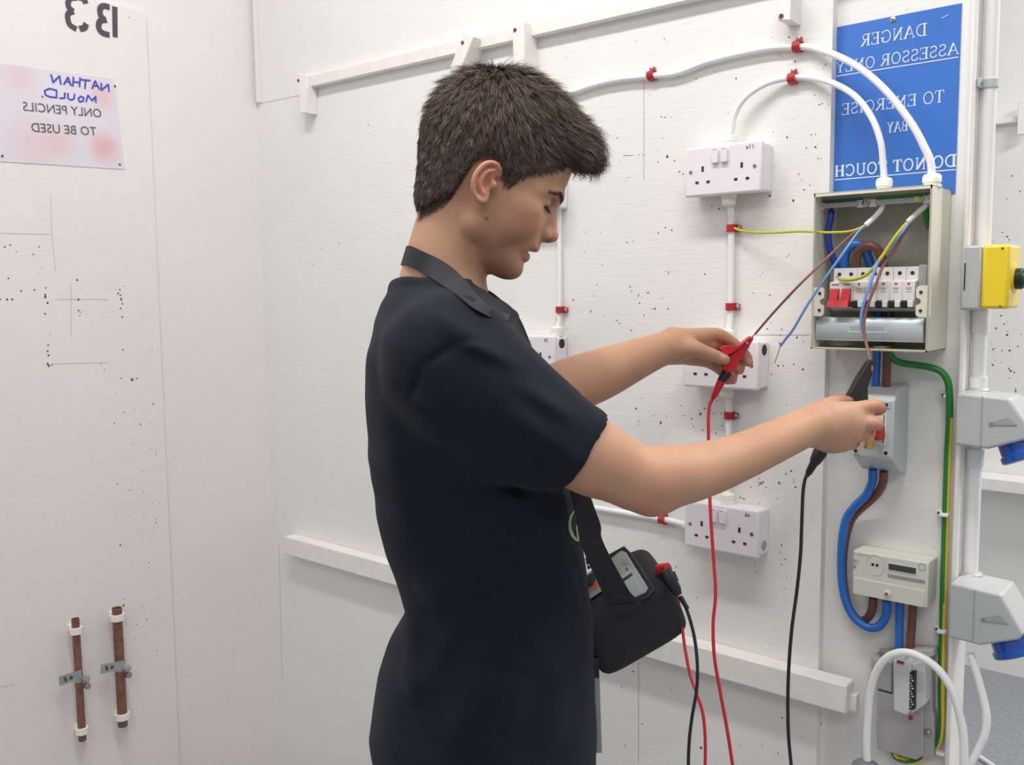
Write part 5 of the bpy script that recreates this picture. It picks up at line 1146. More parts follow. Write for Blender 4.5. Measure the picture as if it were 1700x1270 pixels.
# short strands helper: eyebrows, lashes, chin stubble
def surf_depth(sdf, px, py, lo_=.9, hi_=1.75):
    t = np.linspace(lo_, hi_, 500); P = np.array([q3(px, py, 1.0)]); d = P-np.array([0, 0, CH]); pts = np.array([0, 0, CH])+t[:, None]*d
    v = sdf.eval(pts); i = np.argmax(v < 0)
    if v[i] >= 0: return None
    a = t[i-1]+(t[i]-t[i-1])*v[i-1]/(v[i-1]-v[i]); return a
def hairs(name, roots, dirs, lens, w, m, parent):
    V2, F2, T2 = [], [], []
    for r_, d_, l_ in zip(roots, dirs, lens):
        d_ = d_/np.linalg.norm(d_); sd = np.cross(d_, [0.2, .95, .1]); sd /= np.linalg.norm(sd)
        b = len(V2); V2 += [r_-sd*w, r_+sd*w, r_+d_*l_*.6+sd*w*.7, r_+d_*l_*.6-sd*w*.7, r_+d_*l_+np.array([0, 0, -l_*.06])]; F2.append((b, b+1, b+2, b+3)); F2.append((b+3, b+2, b+4, b+4)); T2 += [rngh.uniform()]*5
    V2 = np.array(V2); mb = MB(); mb.v = [tuple(v) for v in (V2-ROOT)]; mb.f = [tuple(dict.fromkeys(f)) for f in F2]
    o = mb.build(name, m, None, fix=False); o.parent = parent; 
    at_ = o.data.attributes.new('tone', 'FLOAT', 'POINT'); at_.data.foreach_set('value', np.array(T2, np.float32)); return o
M['browhair'] = strandmat('brow_hair', rgb(52, 38, 32), rgb(84, 64, 54))
for s in (-1, 1):
    R_1, D_1, L_1 = [], [], []
    idx = np.where((brow_lidshade > .35) & (np.sign(hc[:, 1]) == s))[0]
    for i in rngh.choice(idx, min(420, len(idx)), replace=False):
        R_1.append(Vb[i]); n_ = Vb[i]-H(60, s*20, 20); n_ /= np.linalg.norm(n_); D_1.append(HY*s*1.0-HX*.3+HZ*.12+n_*.25+rngh.normal(0, .12, 3)); L_1.append(rngh.uniform(.004, .008))
    o = hairs('eyebrow', R_1, D_1, L_1, .00022, M['browhair'], man); o['kind'] = 'stuff'
    R_1, D_1, L_1 = [], [], []
    for a in np.linspace(-1.1, 1.1, 46):
        R_1.append(H(EYX+13.4*math.cos(a)*.98, s*(31+12.6*math.sin(a)), EYZ-4.2)); D_1.append(HX*math.cos(a)+HY*s*math.sin(a)*.9-HZ*.75+rngh.normal(0, .08, 3)); L_1.append(rngh.uniform(.007, .0105))
    o = hairs('eyelashes', R_1, D_1, L_1, .0004, M['browhair'], man); o['kind'] = 'stuff'
    cen_e = H(EYX, s*31, EYZ)
    mb = MB(); mb.lathe(Vector(tuple(cen_e-ROOT-HX*.0126)), Vector(tuple(HX)), [(0.0126*(1-math.cos(a)), .0126*math.sin(a)+1e-5) for a in np.linspace(0, math.pi, 14)], 20)
    if 'eyewhite' not in M: M['eyewhite'] = mat('eye_white', rgb(214, 206, 200), .15, coat=.4); M['iris'] = mat('dark_brown_iris', rgb(56, 40, 34), .15, coat=.6)
    o = mb.build('eyeball', M['eyewhite'], None, smooth=True); o.parent = man
    gz = HX*.72-HZ*.60+HY*.05; gz /= np.linalg.norm(gz); mb = MB(); mb.lathe(Vector(tuple(cen_e-ROOT+gz*.0116)), Vector(tuple(gz)), [(0, .0058), (.0012, .0052), (.0017, .003)], 18)
    o2 = mb.build('iris', M['iris'], None, smooth=True); o2.parent = man
# ------------------------------------------------------------------ t-shirt
TS = SDF()
rows = [(474,662,796,.070),(486,650,815,.092),(505,639,838,.125),(530,628,853,.148),(560,620,864,.160),(600,614,896,.168),(650,611,918,.17),(700,613,932,.168),(780,619,948,.163),(840,628,958,.158),(910,645,968,.152),(965,667,975,.150),(1000,677,980,.150),(1030,664,984,.155),(1060,646,985,.162),(1110,632,986,.168),(1170,620,987,.172),(1205,617,988,.174),(1270,628,988,.176),(1340,640,985,.174),(1420,645,982,.172)]
rr = []
for py, bx, fx, hb in rows:
    a, b = q3(bx, py, PD), q3(fx, py, PD); rr.append(((a[2]+b[2])/2, (a[0]+b[0])/2, (b[0]-a[0])/2, hb))
rr = np.array(rr[::-1])
def torso(P):
    u = P[:, 2]; c = np.interp(u, rr[:, 0], rr[:, 1]); a = np.interp(u, rr[:, 0], rr[:, 2]); b = np.interp(u, rr[:, 0], rr[:, 3])
    x = np.abs(P[:, 0]-c)/a; y = np.abs(P[:, 1]-PD)/b; e = (x**2.3+y**2.3)**(1/2.3)-1
    d = e*np.minimum(a, b)*.9; return np.maximum(np.maximum(d, u-rr[-1, 0]), rr[0, 0]-u)
TS.fnop(torso, .02)
TS.cone(q3(728, 522, 1.255), q3(748, 588, 1.14), .050, .070, .045); TS.cone(q3(735, 522, 1.30), q3(790, 566, 1.425), .050, .068, .045)
def sleeve(pts, cutp, cutd, inner):
    o_ = SDF(); o_.curve([(q3(a, b, c), r*.001) for a, b, c, r in pts]); f1 = o_.ops[0][2]
    i_ = SDF(); i_.curve([(q3(a, b, c), (r-inner)*.001) for a, b, c, r in pts[-2:]], n=2); f2 = i_.ops[0][2]
    cp = q3(*cutp); cd = cutd/np.linalg.norm(cutd)
    def fn(P):
        e = (P-cp)@cd; return np.maximum(np.maximum(f1(P), e), -np.maximum(f2(P), -(e+.03)))
    return fn
cd1 = q3(966, 748, 1.13)-q3(875, 692, 1.125)
TS.fnop(sleeve([(748, 600, 1.13, 74), (800, 650, 1.125, 80), (872, 706, 1.125, 74), (966, 748, 1.13, 54.5), (1030, 775, 1.14, 52)], (966, 748, 1.13), cd1, 4.5), .03)
cd2 = q3(850, 640, 1.42)-q3(800, 560, 1.43)
TS.fnop(sleeve([(790, 570, 1.43, 66), (820, 610, 1.425, 62), (848, 640, 1.42, 56), (880, 670, 1.415, 54)], (848, 640, 1.42), cd2, 4), .03)
ring = [(656,478,1.28),(672,474,1.235),(712,482,1.198),(760,503,1.190),(805,521,1.205),(836,527,1.24),(849,527,1.28),(838,522,1.32),(805,512,1.355),(760,495,1.368),(712,480,1.355),(672,474,1.325)]
TS.curve([(q3(*p), .0095) for p in ring], k=.012, n=3, closed=True)
# neck opening
TS.curve([(q3(765, 400, PD), .060), (q3(752, 470, PD), .064), (q3(748, 512, PD), .056)], .004, 2); op = TS.ops.pop(); TS._add(1, .005, op[2])
def q2(px, py): v = q3(px, py, 1.14); return np.array([v[0], v[2]])
RID = [((675,992),(770,945),.007,.012),((690,1016),(840,915),.006,.014),((668,1045),(690,1180),.006,.016),((735,1250),(830,1010),.006,.018),((820,1260),(900,1000),.005,.02),((690,1150),(790,985),.004,.014),
       ((700,505),(790,545),.003,.008),((715,528),(840,568),.003,.008),((735,548),(860,590),.0035,.008),((770,560),(880,612),.003,.008),((850,618),(955,690),.0045,.010),((830,650),(930,735),.004,.012),((800,690),(880,800),.004,.014),((700,760),(860,810),.004,.016),((660,640),(735,690),.004,.016),((690,850),(880,840),.004,.018),((760,900),(930,880),.003,.016),((640,720),(680,900),.004,.02)]
GRV = [((690,655),(712,600),.0035,.0045),((712,600),(765,562),.0035,.0045),((765,562),(800,556),.0025,.0045),((925,806),(1006,712),.0,.003),((800,795),(900,818),.006,.008)]
def fold(P):
    d = np.zeros(len(P)); X2 = P[:, [0, 2]]; near_ = np.clip((PD-.02-P[:, 1])/.05, 0, 1)
    for sgn, lst in ((-1, RID), (1, GRV)):
        for a, b, am, w in lst:
            if not am: continue
            A, Bq = q2(*a), q2(*b); ba = Bq-A; t = np.clip((X2-A)@ba/ba.dot(ba), 0, 1); dd = np.linalg.norm(X2-A-t[:, None]*ba, axis=1)
            d += sgn*am*1.45*np.exp(-(dd/w)**2)*near_*(np.sin(np.pi*np.clip(t, .08, .92)))
    d += .0010*np.sin(P[:, 0]*90+P[:, 2]*70+2*np.sin(P[:, 2]*31))*np.sin(P[:, 2]*45-P[:, 0]*30)*near_
    d += .0014*np.sin(P[:, 0]*55+np.sin(P[:, 2]*23)*1.7+P[:, 1]*31)*np.sin(P[:, 2]*37+P[:, 1]*24)
    return d
TS.fnop(fold, .001, 3)
Vt, Ft = TS.mesh(np.array([-.30, .96, .70]), np.array([.30, 1.56, 1.56]), .0031, slack=1.6); Vt = smooth_mesh(Vt, Ft, np.full(len(Vt), .5), 3)
M['shirt'] = mat('navy_cotton', rgb(25, 28, 39), .92, noise=.15, nscale=300, bump=.35, bscale=900, spec=.2)
b_ = M['shirt'].node_tree.nodes['Principled BSDF']; b_.inputs['Sheen Weight'].default_value = .04; b_.inputs['Sheen Roughness'].default_value = .5
shirt = npmesh('t_shirt', Vt, Ft, M['shirt'], man, ROOT)
print('hair', len(Vh), 'shirt', len(Vt), _t.time()-_t0)
def onsurf(sdf, pts, lift=.0012):
    out = []
    for px, py in pts:
        dd = surf_depth(sdf, px, py) or PD; out.append(q3(px, py, dd-lift))
    return out
def strip(name, left, right, m, parent, th=.0016):
    """thin band between two edge lines given in body coordinates"""
    n = len(left); V2 = []; 
    for a, b in zip(left, right): V2 += [a, b]
    nn = []
    for i in range(n):
        j0, j1 = max(i-1, 0), min(i+1, n-1); t = (left[j1]-left[j0]); w = right[i]-left[i]; c = np.cross(t, w); c /= np.linalg.norm(c)+1e-9; nn.append(c)
    if np.mean([c[1] for c in nn]) > 0: nn = [-c for c in nn]
    vs = []
    for i in range(n): vs += [left[i], right[i], right[i]+nn[i]*th, left[i]+nn[i]*th]
    fs = []
    for i in range(n-1):
        for j in range(4): l = (j+1) % 4; fs.append((i*4+j, i*4+l, i*4+4+l, i*4+4+j))
    fs += [(0, 1, 2, 3), tuple(4*(n-1)+k for k in (3, 2, 1, 0))]
    mb = MB(); mb.v = [tuple(v-ROOT) for v in vs]; mb.f = fs; o = mb.build(name, m, None, smooth=True); o.parent = parent; return o
M['emblem'] = mat('pale_green_print', rgb(150, 170, 120), .8)
def emb(c, w):
    c = [q3(*p, 1)[None] if False else p for p in c]; L1, R1 = [], []
    for i, (x, y) in enumerate(c):
        k = w[i]/2; L1.append((x-k, y)); R1.append((x+k, y))
    return onsurf(TS, L1), onsurf(TS, R1)
a, b = emb([(953,848),(948,856),(945.5,866),(946,878),(950,889),(956,896),(960,899)], [1, 3, 4, 4.5, 5.5, 6, 5]); em = strip('emblem', a, b, M['emblem'], shirt, .0005)
a, b = emb([(957,872),(957.5,880),(959,888),(960.5,896)], [1, 2.5, 3.5, 5]); strip('emblem_stroke', a, b, M['emblem'], shirt, .0005)
# trousers and shoes below the frame
TR = SDF(); hipz = rr[0, 0]
TR.curve([(np.array([-.02, PD, .90]), .105), (np.array([-.02, PD, .80]), .11)], .03, n=2, flat=1.2, ax=(0, 1, 0))
for s, dx in ((-1, .03), (1, -.02)):
    TR.curve([(np.array([-.03, PD+s*.085, .76]), .085), (np.array([-.01+dx, PD+s*.10, .50]), .078), (np.array([-.03+dx, PD+s*.105, .07]), .068)], .04, n=3)
TR.fnop(lambda P: .045-P[:, 2], .01, 2)
Vq, Fq = TR.mesh(np.array([-.35, .95, 0.0]), np.array([.35, 1.6, 1.04]), .009)
M['trouser'] = mat('charcoal_trousers', rgb(44, 44, 50), .9, bump=.3, bscale=400)
npmesh('trousers', Vq, Fq, M['trouser'], man, ROOT)
for s, dx in ((-1, .03), (1, -.02)):
    SH = SDF(); c0 = np.array([-.03+dx, PD+s*.108, .045])
    SH.cone(c0+np.array([-.03, 0, .005]), c0+np.array([.05, 0, .012]), .044, .042, .02); SH.cone(c0+np.array([.05, 0, .0]), c0+np.array([.19, s*.012, -.005]), .042, .036, .02); SH.cone(c0, c0+np.array([-.01, 0, .06]), .042, .045, .02)
    SH.fnop(lambda P: .0-P[:, 2], .004, 2)
    Vs, Fs = SH.mesh(c0-np.array([.12, .08, .07]), c0+np.array([.26, .08, .14]), .006); M['shoe'] = M.get('shoe') or mat('black_shoe_leather', rgb(28, 27, 28), .4); npmesh('shoe', Vs, Fs, M['shoe'], man, ROOT)
print('clothes', _t.time()-_t0)
# ------------------------------------------------------------------ tester, its strap and the leads
def q3w(v): return CAM+R0*float(v[0])+F0*float(v[1])+U0*float(v[2]-CH)
def D(px, py, dep): return Q(px, py, dep)
TRO = D(1060, 1010, 1.27)
ts = thing('electrical_tester', 'black cased electrical tester with grey display panels hanging at his belly on a strap', 'tester', TRO)
Bp = D(1112, 975, 1.255); 
def loc3(r, f, u): return R0*r*.001+F0*f*.001+U0*u*.001
bb = D(1066, 908, 1.325)-Bp; tt = D(1140, 1047, 1.295)-Bp; Wv = D(979, 1054, 1.275)-Bp; Wv = Wv*1.02
c8 = [Bp+tt+Wv, Bp+tt, Bp+tt+bb, Bp+tt+Wv+bb, Bp+Wv, Bp, Bp+bb, Bp+Wv+bb]
# rounded soft case: a subdivided, bulged hexahedron
def hexgrid(c, n=6, bulge=.10):
    mb = MB(); c = [Vector(v) for v in c]
    def tri(u, v, w):
        lo_ = (c[0]*(1-u)+c[1]*u)*(1-v)+(c[3]*(1-u)+c[2]*u)*v; hi_ = (c[4]*(1-u)+c[5]*u)*(1-v)+(c[7]*(1-u)+c[6]*u)*v; return lo_*(1-w)+hi_*w
    ctr = sum(c, Vector())/8; ids = {}
    def vid(i, j, k):
        if (i, j, k) not in ids:
            p = tri(i/n, j/n, k/n); ids[(i, j, k)] = len(mb.v); e = sum(1 for a in (i, j, k) if a in (0, n))
            m_ = [min(a, n-a)/n for a in (i, j, k)]; s_ = sorted(m_)[1:]; edge = s_[0]
            q = p+(p-ctr)*(bulge*min(edge, .25)*1.2)-((p-ctr)*(.075 if e == 3 else .02 if e == 2 else 0))
            mb.v.append(tuple(q))
        return ids[(i, j, k)]
    for a in range(n):
        for b in range(n):
            for z in (0, n):
                for f in (((a, b, z), (a+1, b, z), (a+1, b+1, z), (a, b+1, z)), ((a, z, b), (a+1, z, b), (a+1, z, b+1), (a, z, b+1)), ((z, a, b), (z, a+1, b), (z, a+1, b+1), (z, a, b+1))):
                    mb.f.append(tuple(vid(*q) for q in f))
    return mb
M['pouch'] = mat('black_woven_pouch', rgb(40, 39, 44), .75, bump=.4, bscale=500, noise=.2, nscale=60)
M['pouchedge'] = mat('black_moulded_rim', rgb(46, 46, 50), .5)
_cc = sum((Vector(v) for v in c8), Vector())/8
c8[7] = D(932, 981, 1.335); c8[3] = c8[7]+tt
c8 = [_cc+(Vector(v)-_cc)*1.09 for v in c8]
hexgrid(c8).build('case', M['pouch'], ts, smooth=True, sub=1)
# top face frame: s along W (0 at the right end), t along b (0 near edge)
nrm_t = Wv.cross(bb).normalized(); nrm_t = nrm_t if nrm_t.dot(CAM-Bp) > 0 else -nrm_t
def top(s, t, h=0.0): return Bp+Wv*s+bb*t+nrm_t*h
def invtop(px, py):
    d = ray(px, py); n = nrm_t; t = (Bp+nrm_t*.0075-CAM).dot(n)/d.dot(n); return CAM+d*t
def quadp(pts, th, name, m, par=ts, h=0.0, bevel=.0008, **k):
    P = [invtop(*p)+nrm_t*h for p in pts]; return MB().prism(P, nrm_t*th).build(name, m, par, bevel=bevel, **k)
M['panel'] = mat('grey_panel', rgb(168, 172, 172), .45); M['panel2'] = mat('silver_panel', rgb(150, 153, 155), .4); M['dpanel'] = mat('dark_panel', rgb(62, 62, 68), .4)
M['lcdg'] = mat('pale_lcd', rgb(172, 184, 184), .2, coat=.5); M['orange'] = mat('orange_red_print', rgb(226, 96, 62), .5); M['maroon'] = mat('reddish_print', rgb(176, 78, 84), .5)
quadp([(1009,924),(1038,908),(1052,922),(1089,978),(1079,991),(1055,1003),(1030,975)], .0045, 'bezel', M['pouchedge'], bevel=.0015)
rp = quadp([(1016,931),(1034,917),(1042,920),(1056,943),(1079,979),(1075,986),(1057,995),(1034,966)], .0015, 'display_panel', M['panel'], h=.0045, label='grey display panel')
quadp([(1036,971),(1055,958),(1072,985),(1057,995)], .0008, 'screen', M['lcdg'], h=.006)
quadp([(1033,967),(1053,954),(1054,958),(1036,971)], .0014, 'screen_shade', M['dpanel'], h=.006)
quadp([(1041,947),(1044,945),(1047,949),(1043,951)], .0004, 'print', M['maroon'], h=.0061, bevel=0)
for k in range(3): quadp([(1033+k*3.3,935-k*1.3),(1035+k*3.3,934-k*1.3),(1040+k*3.3,942-k*1.2),(1038+k*3.3,943.2-k*1.2)], .0004, 'print', M['grey2'], h=.0061, bevel=0)
quadp([(1030,947),(1034,944.5),(1037,953),(1034,955)], .0004, 'print', M['grey2'], h=.0061, bevel=0)
lp = quadp([(968,965),(989,948),(1006,983),(972,1006)], .0015, 'control_panel', M['panel2'], h=.0065, label='grey control panel with orange markings')
quadp([(972,965),(990,954),(995,966),(990,975),(972,984)], .0015, 'dial', M['dpanel'], h=.008)
for P in ([(988,976),(995,970),(999,977),(991,983)], [(975,986),(983,981),(985,989),(976,994)]): quadp(P, .0006, 'orange_mark', M['orange'], h=.0082, bevel=0)
# strap: over the neck and down to the tester
M['strap'] = mat('black_webbing', rgb(36, 35, 40), .8, bump=.5, bscale=1200)
sp = thing('neck_strap', 'black webbing strap round his neck carrying the electrical tester', 'strap', q3w(ROOT)+U0*1.2)
sp.rotation_euler = (0, 0, 0)
BT = SDF(); BT.ops = list(B_.ops[:8]); CT = SDF()
def both(P): return np.minimum(B_.eval(P), TS.eval(P))
ALL = SDF(); ALL.fnop(both, .0005)
def bandmesh(name, A, Bn, m, parent, th=.0018):
    A = [np.array(a) for a in A]; Bn = [np.array(b) for b in Bn]; n = len(A); off = wloc(parent); vs = []
    nn = []
    for i in range(n):
        t = A[min(i+1, n-1)]-A[max(i-1, 0)]; c = np.cross(t, Bn[i]-A[i]); nn.append(c/(np.linalg.norm(c)+1e-9))
    if nn[n//2][1] > 0: nn = [-c for c in nn]
    for i in range(n):
        for p in (A[i], Bn[i], Bn[i]+nn[i]*th, A[i]+nn[i]*th): vs.append(q3w(p))
    fs = [(i*4+j, i*4+(j+1) % 4, i*4+4+(j+1) % 4, i*4+4+j) for i in range(n-1) for j in range(4)]+[(0, 1, 2, 3), tuple(4*(n-1)+k for k in (3, 2, 1, 0))]
    mb = MB(); mb.add(vs, fs); return mb.build(name, m, parent, smooth=True)
def crn(pts, n=5): return [np.array(v) for v in cr([tuple(p) for p in pts], n)]
def onall(pts, lift):
    o_ = []
    for i_, (px, py) in enumerate(pts): lift = .0036 if i_ < len(pts)-2 else -.004; dd = surf_depth(ALL, px, py, .95, 1.6) or PD; o_.append(q3(px, py, dd-lift))
    return o_
ue = [(684,409),(697,415),(710,421),(726,430),(743,441),(757,452),(769,464),(784,482),(800,500),(815,512),(832,519),(847,524)]
le = [(676,441),(688,446),(700,452),(713,461),(728,471),(741,479),(755,488),(768,499),(784,512),(802,522),(822,530),(842,534)]
UA, LA = onall(ue, .002), onall(le, .002)
UA = [np.array([v[0], min(v[1], PD), v[2]]) for v in UA]; LA = [np.array([v[0], min(v[1], PD), v[2]]) for v in LA]
# round the back of the neck to the far side
bu = [q3(676.5, 409, 1.285), q3(686, 410, 1.325)]; bl = [q3(667, 441, 1.285), q3(677, 442, 1.33)]
A_u = crn(list(reversed(bu))+[u for u in UA], 3); A_l = crn(list(reversed(bl))+[u for u in LA], 3)
bandmesh('neck_band', A_u, A_l, M['strap'], sp)
# chest to tester, near side
e1 = [q3(828, 534, 1.205), q3(872, 620, 1.185), q3(915, 720, 1.175), q3(945, 812, 1.175), q3(956, 860, 1.185), q3(964, 903, 1.20), q3(985, 950, 1.225), q3(1014, 1012, 1.245)]
e2 = [q3(854, 530, 1.225), q3(900, 620, 1.21), q3(945, 720, 1.195), q3(978, 822, 1.195), q3(996, 870, 1.20), q3(999, 895, 1.21), q3(1030, 955, 1.225), q3(1058, 1004, 1.245)]
bandmesh('hanging_strap', crn(e1, 5), crn(e2, 5), M['strap'], sp, .0022)
bandmesh('strap_end', crn([q3(1008,1003,1.242), q3(1012,1012,1.243), q3(1018,1018,1.244)], 3), crn([q3(1062,1000,1.242), q3(1064,1003,1.243), q3(1062,1010,1.244)], 3), M['strap'], sp, .004)
# far side of the strap
e1 = [q3(852, 540, 1.33), q3(905, 640, 1.36), q3(940, 760, 1.36), q3(962, 860, 1.35), q3(975, 925, 1.34)]; e2 = [v+np.array([.006, .022, 0]) for v in e1]
bandmesh('hanging_strap', crn(e1, 5), crn(e2, 5), M['strap'], sp, .0022)
mb = MB(); mb.tube([D(974,926,1.30), D(978,944,1.30), D(984,941,1.30), D(983,930,1.30)], .0022, 8); mb.build('buckle_ring', M['pouchedge'], sp, smooth=True)
mb = MB(); mb.box(D(981, 938.5, 1.293), (.009, .0025, .0018), Matrix.Rotation(-.2+YAW, 3, 'Z')); mb.build('buckle_pin', M['mcb'], sp)
# grey tab hanging under the case
a, b = D(991, 1122, 1.30), D(994, 1247, 1.30)
single(MB().hexa([b-R0*.004-F0*.006, b+R0*.0045-F0*.006, b+R0*.0045+F0*.006, b-R0*.004+F0*.006, a-R0*.006-F0*.006, a+R0*.0035-F0*.006, a+R0*.0035+F0*.006, a-R0*.006+F0*.006]), 'grey_tag', M['grey2'], 'narrow grey plastic tag hanging against the shirt front under the tester', 'tag', bevel=.001)
single(MB().hexa([a-R0*.009-F0*.008, a+R0*.003-F0*.008, a+R0*.003+F0*.008, a-R0*.009+F0*.008, a-R0*.012-F0*.008+U0*.03, a+R0*.002-F0*.008+U0*.03, a+R0*.002+F0*.008+U0*.03, a-R0*.012+F0*.008+U0*.03]), 'tag_clip', M['black'], 'small black clip holding the grey tag under the tester', 'clip', bevel=.001)
# plugs and leads at the right end of the tester
pl = D(1094, 946, 1.275); p2 = D(1111, 944, 1.262)
rc = thing('red_connector', 'ribbed red test connector in the right end of the tester', 'connector', pl)
ax = (p2-pl).normalized(); MB().lathe(pl, ax, [(0, .008), (.003, .0085), (.0035, .0075), (.006, .0085), (.0065, .0075), (.009, .0085), (.0095, .0075), (.012, .0085), (.0165, .0085), (.017, .007)], 16).build('body', M['red'], rc, smooth=True)
k0, k1 = D(1105, 951, 1.245), D(1130, 992, 1.235)
bk_ = thing('black_plug', 'black angled test plug at the right end of the tester', 'plug', k0)
ax = (k1-k0).normalized(); Lk = (k1-k0).length
MB().lathe(k0-ax*.004, ax, [(0, .0085), (.002, .0095), (.018, .0095), (.020, .0085), (.030, .0080), (Lk*.85, .0068), (Lk, .0045)], 18).build('body', M['black'], bk_, smooth=True)
MB().box(k0+ax*.010+R0*.006+U0*.003, (.006, .008, .014), Matrix.Rotation(-.5, 3, 'Y')).build('latch', M['black'], bk_, bevel=.001)
mb = MB(); 
for k in range(5): mb.lathe(k1+ax*(.0005+.0034*k), ax, [(0, .0040-.0002*k), (.0022, .0040-.0002*k)], 12)
mb.lathe(k1-ax*.002, ax, [(0, .0030), (.020, .0026)], 10); mb.build('strain_relief', M['black'], bk_, smooth=True)
def lead(name, pts, r, m, label, cat='test lead', n=8):
    return single(MB().tube(cr([D(*p) if len(p) == 3 else p for p in pts], n), r, 12), name, M[m], label, cat, None, smooth=True)
pe = k1+ax*.016
lead('black_lead', [tuple(pe)+() if False else (1137,1004,1.233), (1146,1030,1.228), (1154,1065,1.22), (1158,1110,1.21), (1156,1150,1.205), (1149,1190,1.20), (1144,1235,1.20), (1143,1290,1.20), (1146,1350,1.20)], .0023, 'wblack', 'black test lead dropping from the plug on the tester')
lead('red_lead', [(1124,985,1.275), (1128,1010,1.285), (1133,1045,1.29), (1138,1080,1.275), (1146,1120,1.26), (1157,1152,1.245), (1167,1185,1.24), (1171,1230,1.24), (1170,1290,1.24), (1165,1350,1.24)], .0023, 'wred', 'short red test lead hanging behind the tester, crossing the black one')
# ---- red crocodile clip held in the far hand
RTIP, RREAR = D(1247, 562, 1.528), D(1203, 624, 1.536)
rcp = thing('red_clip', 'red crocodile clip held in his far hand on the end of a brown wire', 'clip', RREAR)
def jaw(pts, dep, th, name, m, par, bevel=.0012):
    return MB().prism([D(px, py, dep(px, py)-th/2) for px, py in pts], F0*th).build(name, m, par, bevel=bevel)
dp = lambda px, py: 1.5345
jaw([(1245,559),(1249,558.5),(1251.5,562),(1249,567),(1238,585),(1233,592),(1226,604),(1217,617),(1211,621),(1204,616),(1199,612),(1201,600),(1207,592),(1215,588),(1224,581),(1234,567)], dp, .013, 'lower_jaw', M['red'], rcp)
jaw([(1246,559),(1240,566),(1228,578),(1217,586),(1207,590),(1198,584),(1195,579),(1201,574.5),(1212,573.5),(1225,574),(1236,567)], lambda a, b: 1.529, .016, 'upper_lever', M['red'], rcp)
MB().cyl(D(1240.5, 569, 1.5272), D(1240.5, 569, 1.5258), .0020, n=10).build('pivot', M['steel'], rcp)
g0, g1 = D(1208, 617, 1.536), D(1197, 633, 1.536); MB().lathe(g0, g1-g0, [(0, .0085), (.003, .0085), ((g1-g0).length, .0072)], 18).build('grey_collar', M['black'], rcp, smooth=True, label='dark grey collar')
h0, h1 = D(1199, 630, 1.536), D(1184, 660, 1.536); ll = (h1-h0).length; MB().lathe(h0, h1-h0, [(0, .0066), (.004, .0072), (ll*.9, .0050), (ll, .0042), (ll+.001, .0030), (ll+.012, .0026)], 18).build('boot', M['red'], rcp, smooth=True)
lead('red_lead', [(1183,661,1.536), (1178,673,1.535), (1176,700,1.53), (1177,760,1.52), (1179,840,1.50), (1184,920,1.48), (1188,985,1.46), (1184,1035,1.45), (1186,1090,1.44), (1196,1150,1.43), (1207,1210,1.42), (1217,1275,1.42), (1226,1340,1.42)], .0028, 'wred', 'long red test lead running down from the red crocodile clip')
# brown wire from the upper left sheath in the fuse box to the red clip
single(MB().tube(cr([W(1437, 375, .060), W(1420, 385, .068), W(1385, 417, .085), D(1330, 470, 1.46), D(1285, 518, 1.495), D(1254, 554, 1.522)], 8), .0020, 10), 'brown_core', M['wlbrown'], 'thin brown wire stretched from the fuse box to the red clip', 'wire', smooth=True)
single(MB().tube(cr([D(1255, 553, 1.521), D(1250, 558, 1.5262), D(1245, 563, 1.530)], 3), .0013, 8), 'bare_copper_core', M['wpink'], 'bare copper end gripped by the red clip', 'wire', smooth=True)
# ---- black crocodile clip in the near hand
BT0 = W(1446, 602, .122); bd = (BT0-CAM).dot(F0)
bcp = thing('black_clip', 'black crocodile clip held upright in his near hand under the fuse box', 'clip', D(1425, 660, 1.36))
def bdep(px, py): return bd+(py-602)/(754-602)*(1.362-bd)
jaw([(1443,600),(1449,597),(1452,606),(1450,616),(1446,630),(1441,645),(1442,664),(1440,672),(1414,676),(1404,664),(1414,647),(1425,628),(1436,610)], bdep, .012, 'jaw', M['rubber'], bcp, .0015)
MB().tube([D(1448, 607, bd-.008), D(1447.5, 616, bd-.009)], .0017, 8).build('copper_tooth', M['copper'], bcp, smooth=True)
jaw([(1440,601),(1444,600),(1447,612),(1430,640),(1418,668),(1404,668),(1408,655),(1424,625)], lambda a, b: bdep(a, b)+.012, .010, 'back_lever', M['black'], bcp, .0015)
i0, i1, i2 = D(1420, 668, 1.375), D(1361, 752, 1.366), D(1340, 789, 1.362)
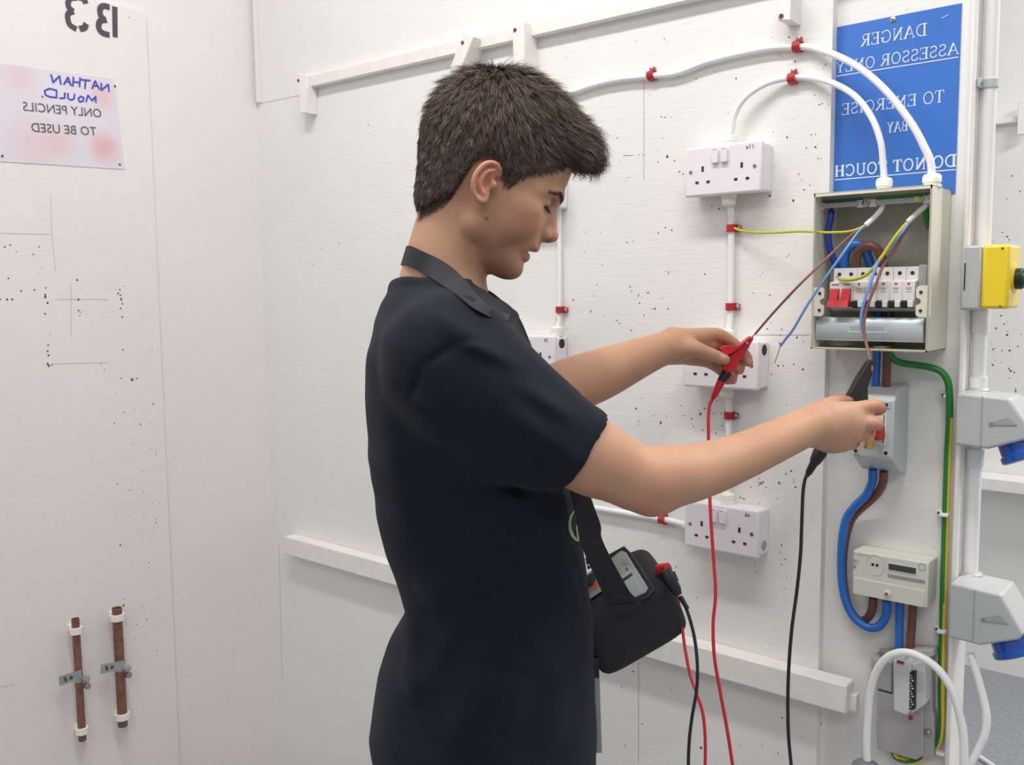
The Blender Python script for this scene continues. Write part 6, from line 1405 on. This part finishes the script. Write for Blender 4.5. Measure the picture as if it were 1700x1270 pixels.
MB().tube([i0, D(1390, 712, 1.372), i1], [.010, .0095, .0085], 18).build('body', M['black'], bcp, smooth=True)
ll = (i2-i1).length; MB().lathe(i1-(i2-i1)*.1, i2-i1, [(0, .0100), (.004, .0105), (ll*.45, .0085), (ll*.6, .0062), (ll*1.02, .0048), (ll*1.05, .0036), (ll*1.15, .0033)], 18).build('boot', M['black'], bcp, smooth=True)
lead('black_lead', [(1341,785,1.362), (1336,798,1.360), (1333,820,1.358), (1331,870,1.355), (1329,920,1.352), (1323,980,1.350), (1315,1040,1.345), (1310,1100,1.34), (1308,1160,1.34), (1309,1220,1.34), (1314,1275,1.34), (1320,1340,1.34)], .0026, 'wblack', 'long black test lead running down from the black crocodile clip')
# nails
M['nail'] = mat('finger_nail', rgb(214, 160, 146), .3, coat=.3)
def nail(p, nrm_, ax_, w, l):
    p = np.array(p)-ROOT; n_ = np.array(nrm_)/np.linalg.norm(nrm_); a_ = np.array(ax_)-n_*np.dot(ax_, n_); a_ /= np.linalg.norm(a_); s_ = np.cross(a_, n_); mb = MB(); vs = []
    for i in range(5):
        for j in range(5):
            u = (i-2)/2; v = (j-2)/2; k = 1-.25*abs(u*v)*0; rr_ = min(1, (1.15-.3*u*u)); vs.append(tuple(p+s_*u*w*k+a_*v*l*rr_-n_*(u*u*w*.38+v*v*l*.06)))
    mb.add(vs, [(i*5+j, i*5+j+1, i*5+j+6, i*5+j+5) for i in range(4) for j in range(4)]); o = mb.build('finger_nail', M['nail'], None, smooth=True, fix=False); o.parent = man
def hitb(px, py): dd = surf_depth(B_, px, py, 1.2, 1.65); return q3(px, py, dd) if dd else None
for (px, py), (ax0, ax1), w, l in (((1200, 593.5), ((1181, 588), (1206, 597)), .0052, .0062),):
    p = hitb(px, py)
    if p is not None:
        ep = .002; gr = np.array([B_.eval((p+d)[None])[0]-B_.eval((p-d)[None])[0] for d in np.eye(3)*ep]); gr /= np.linalg.norm(gr)
        nail(p+gr*.0009, gr, q3(*ax1, 1.52)-q3(*ax0, 1.52), w, l)
print('all', _t.time()-_t0)
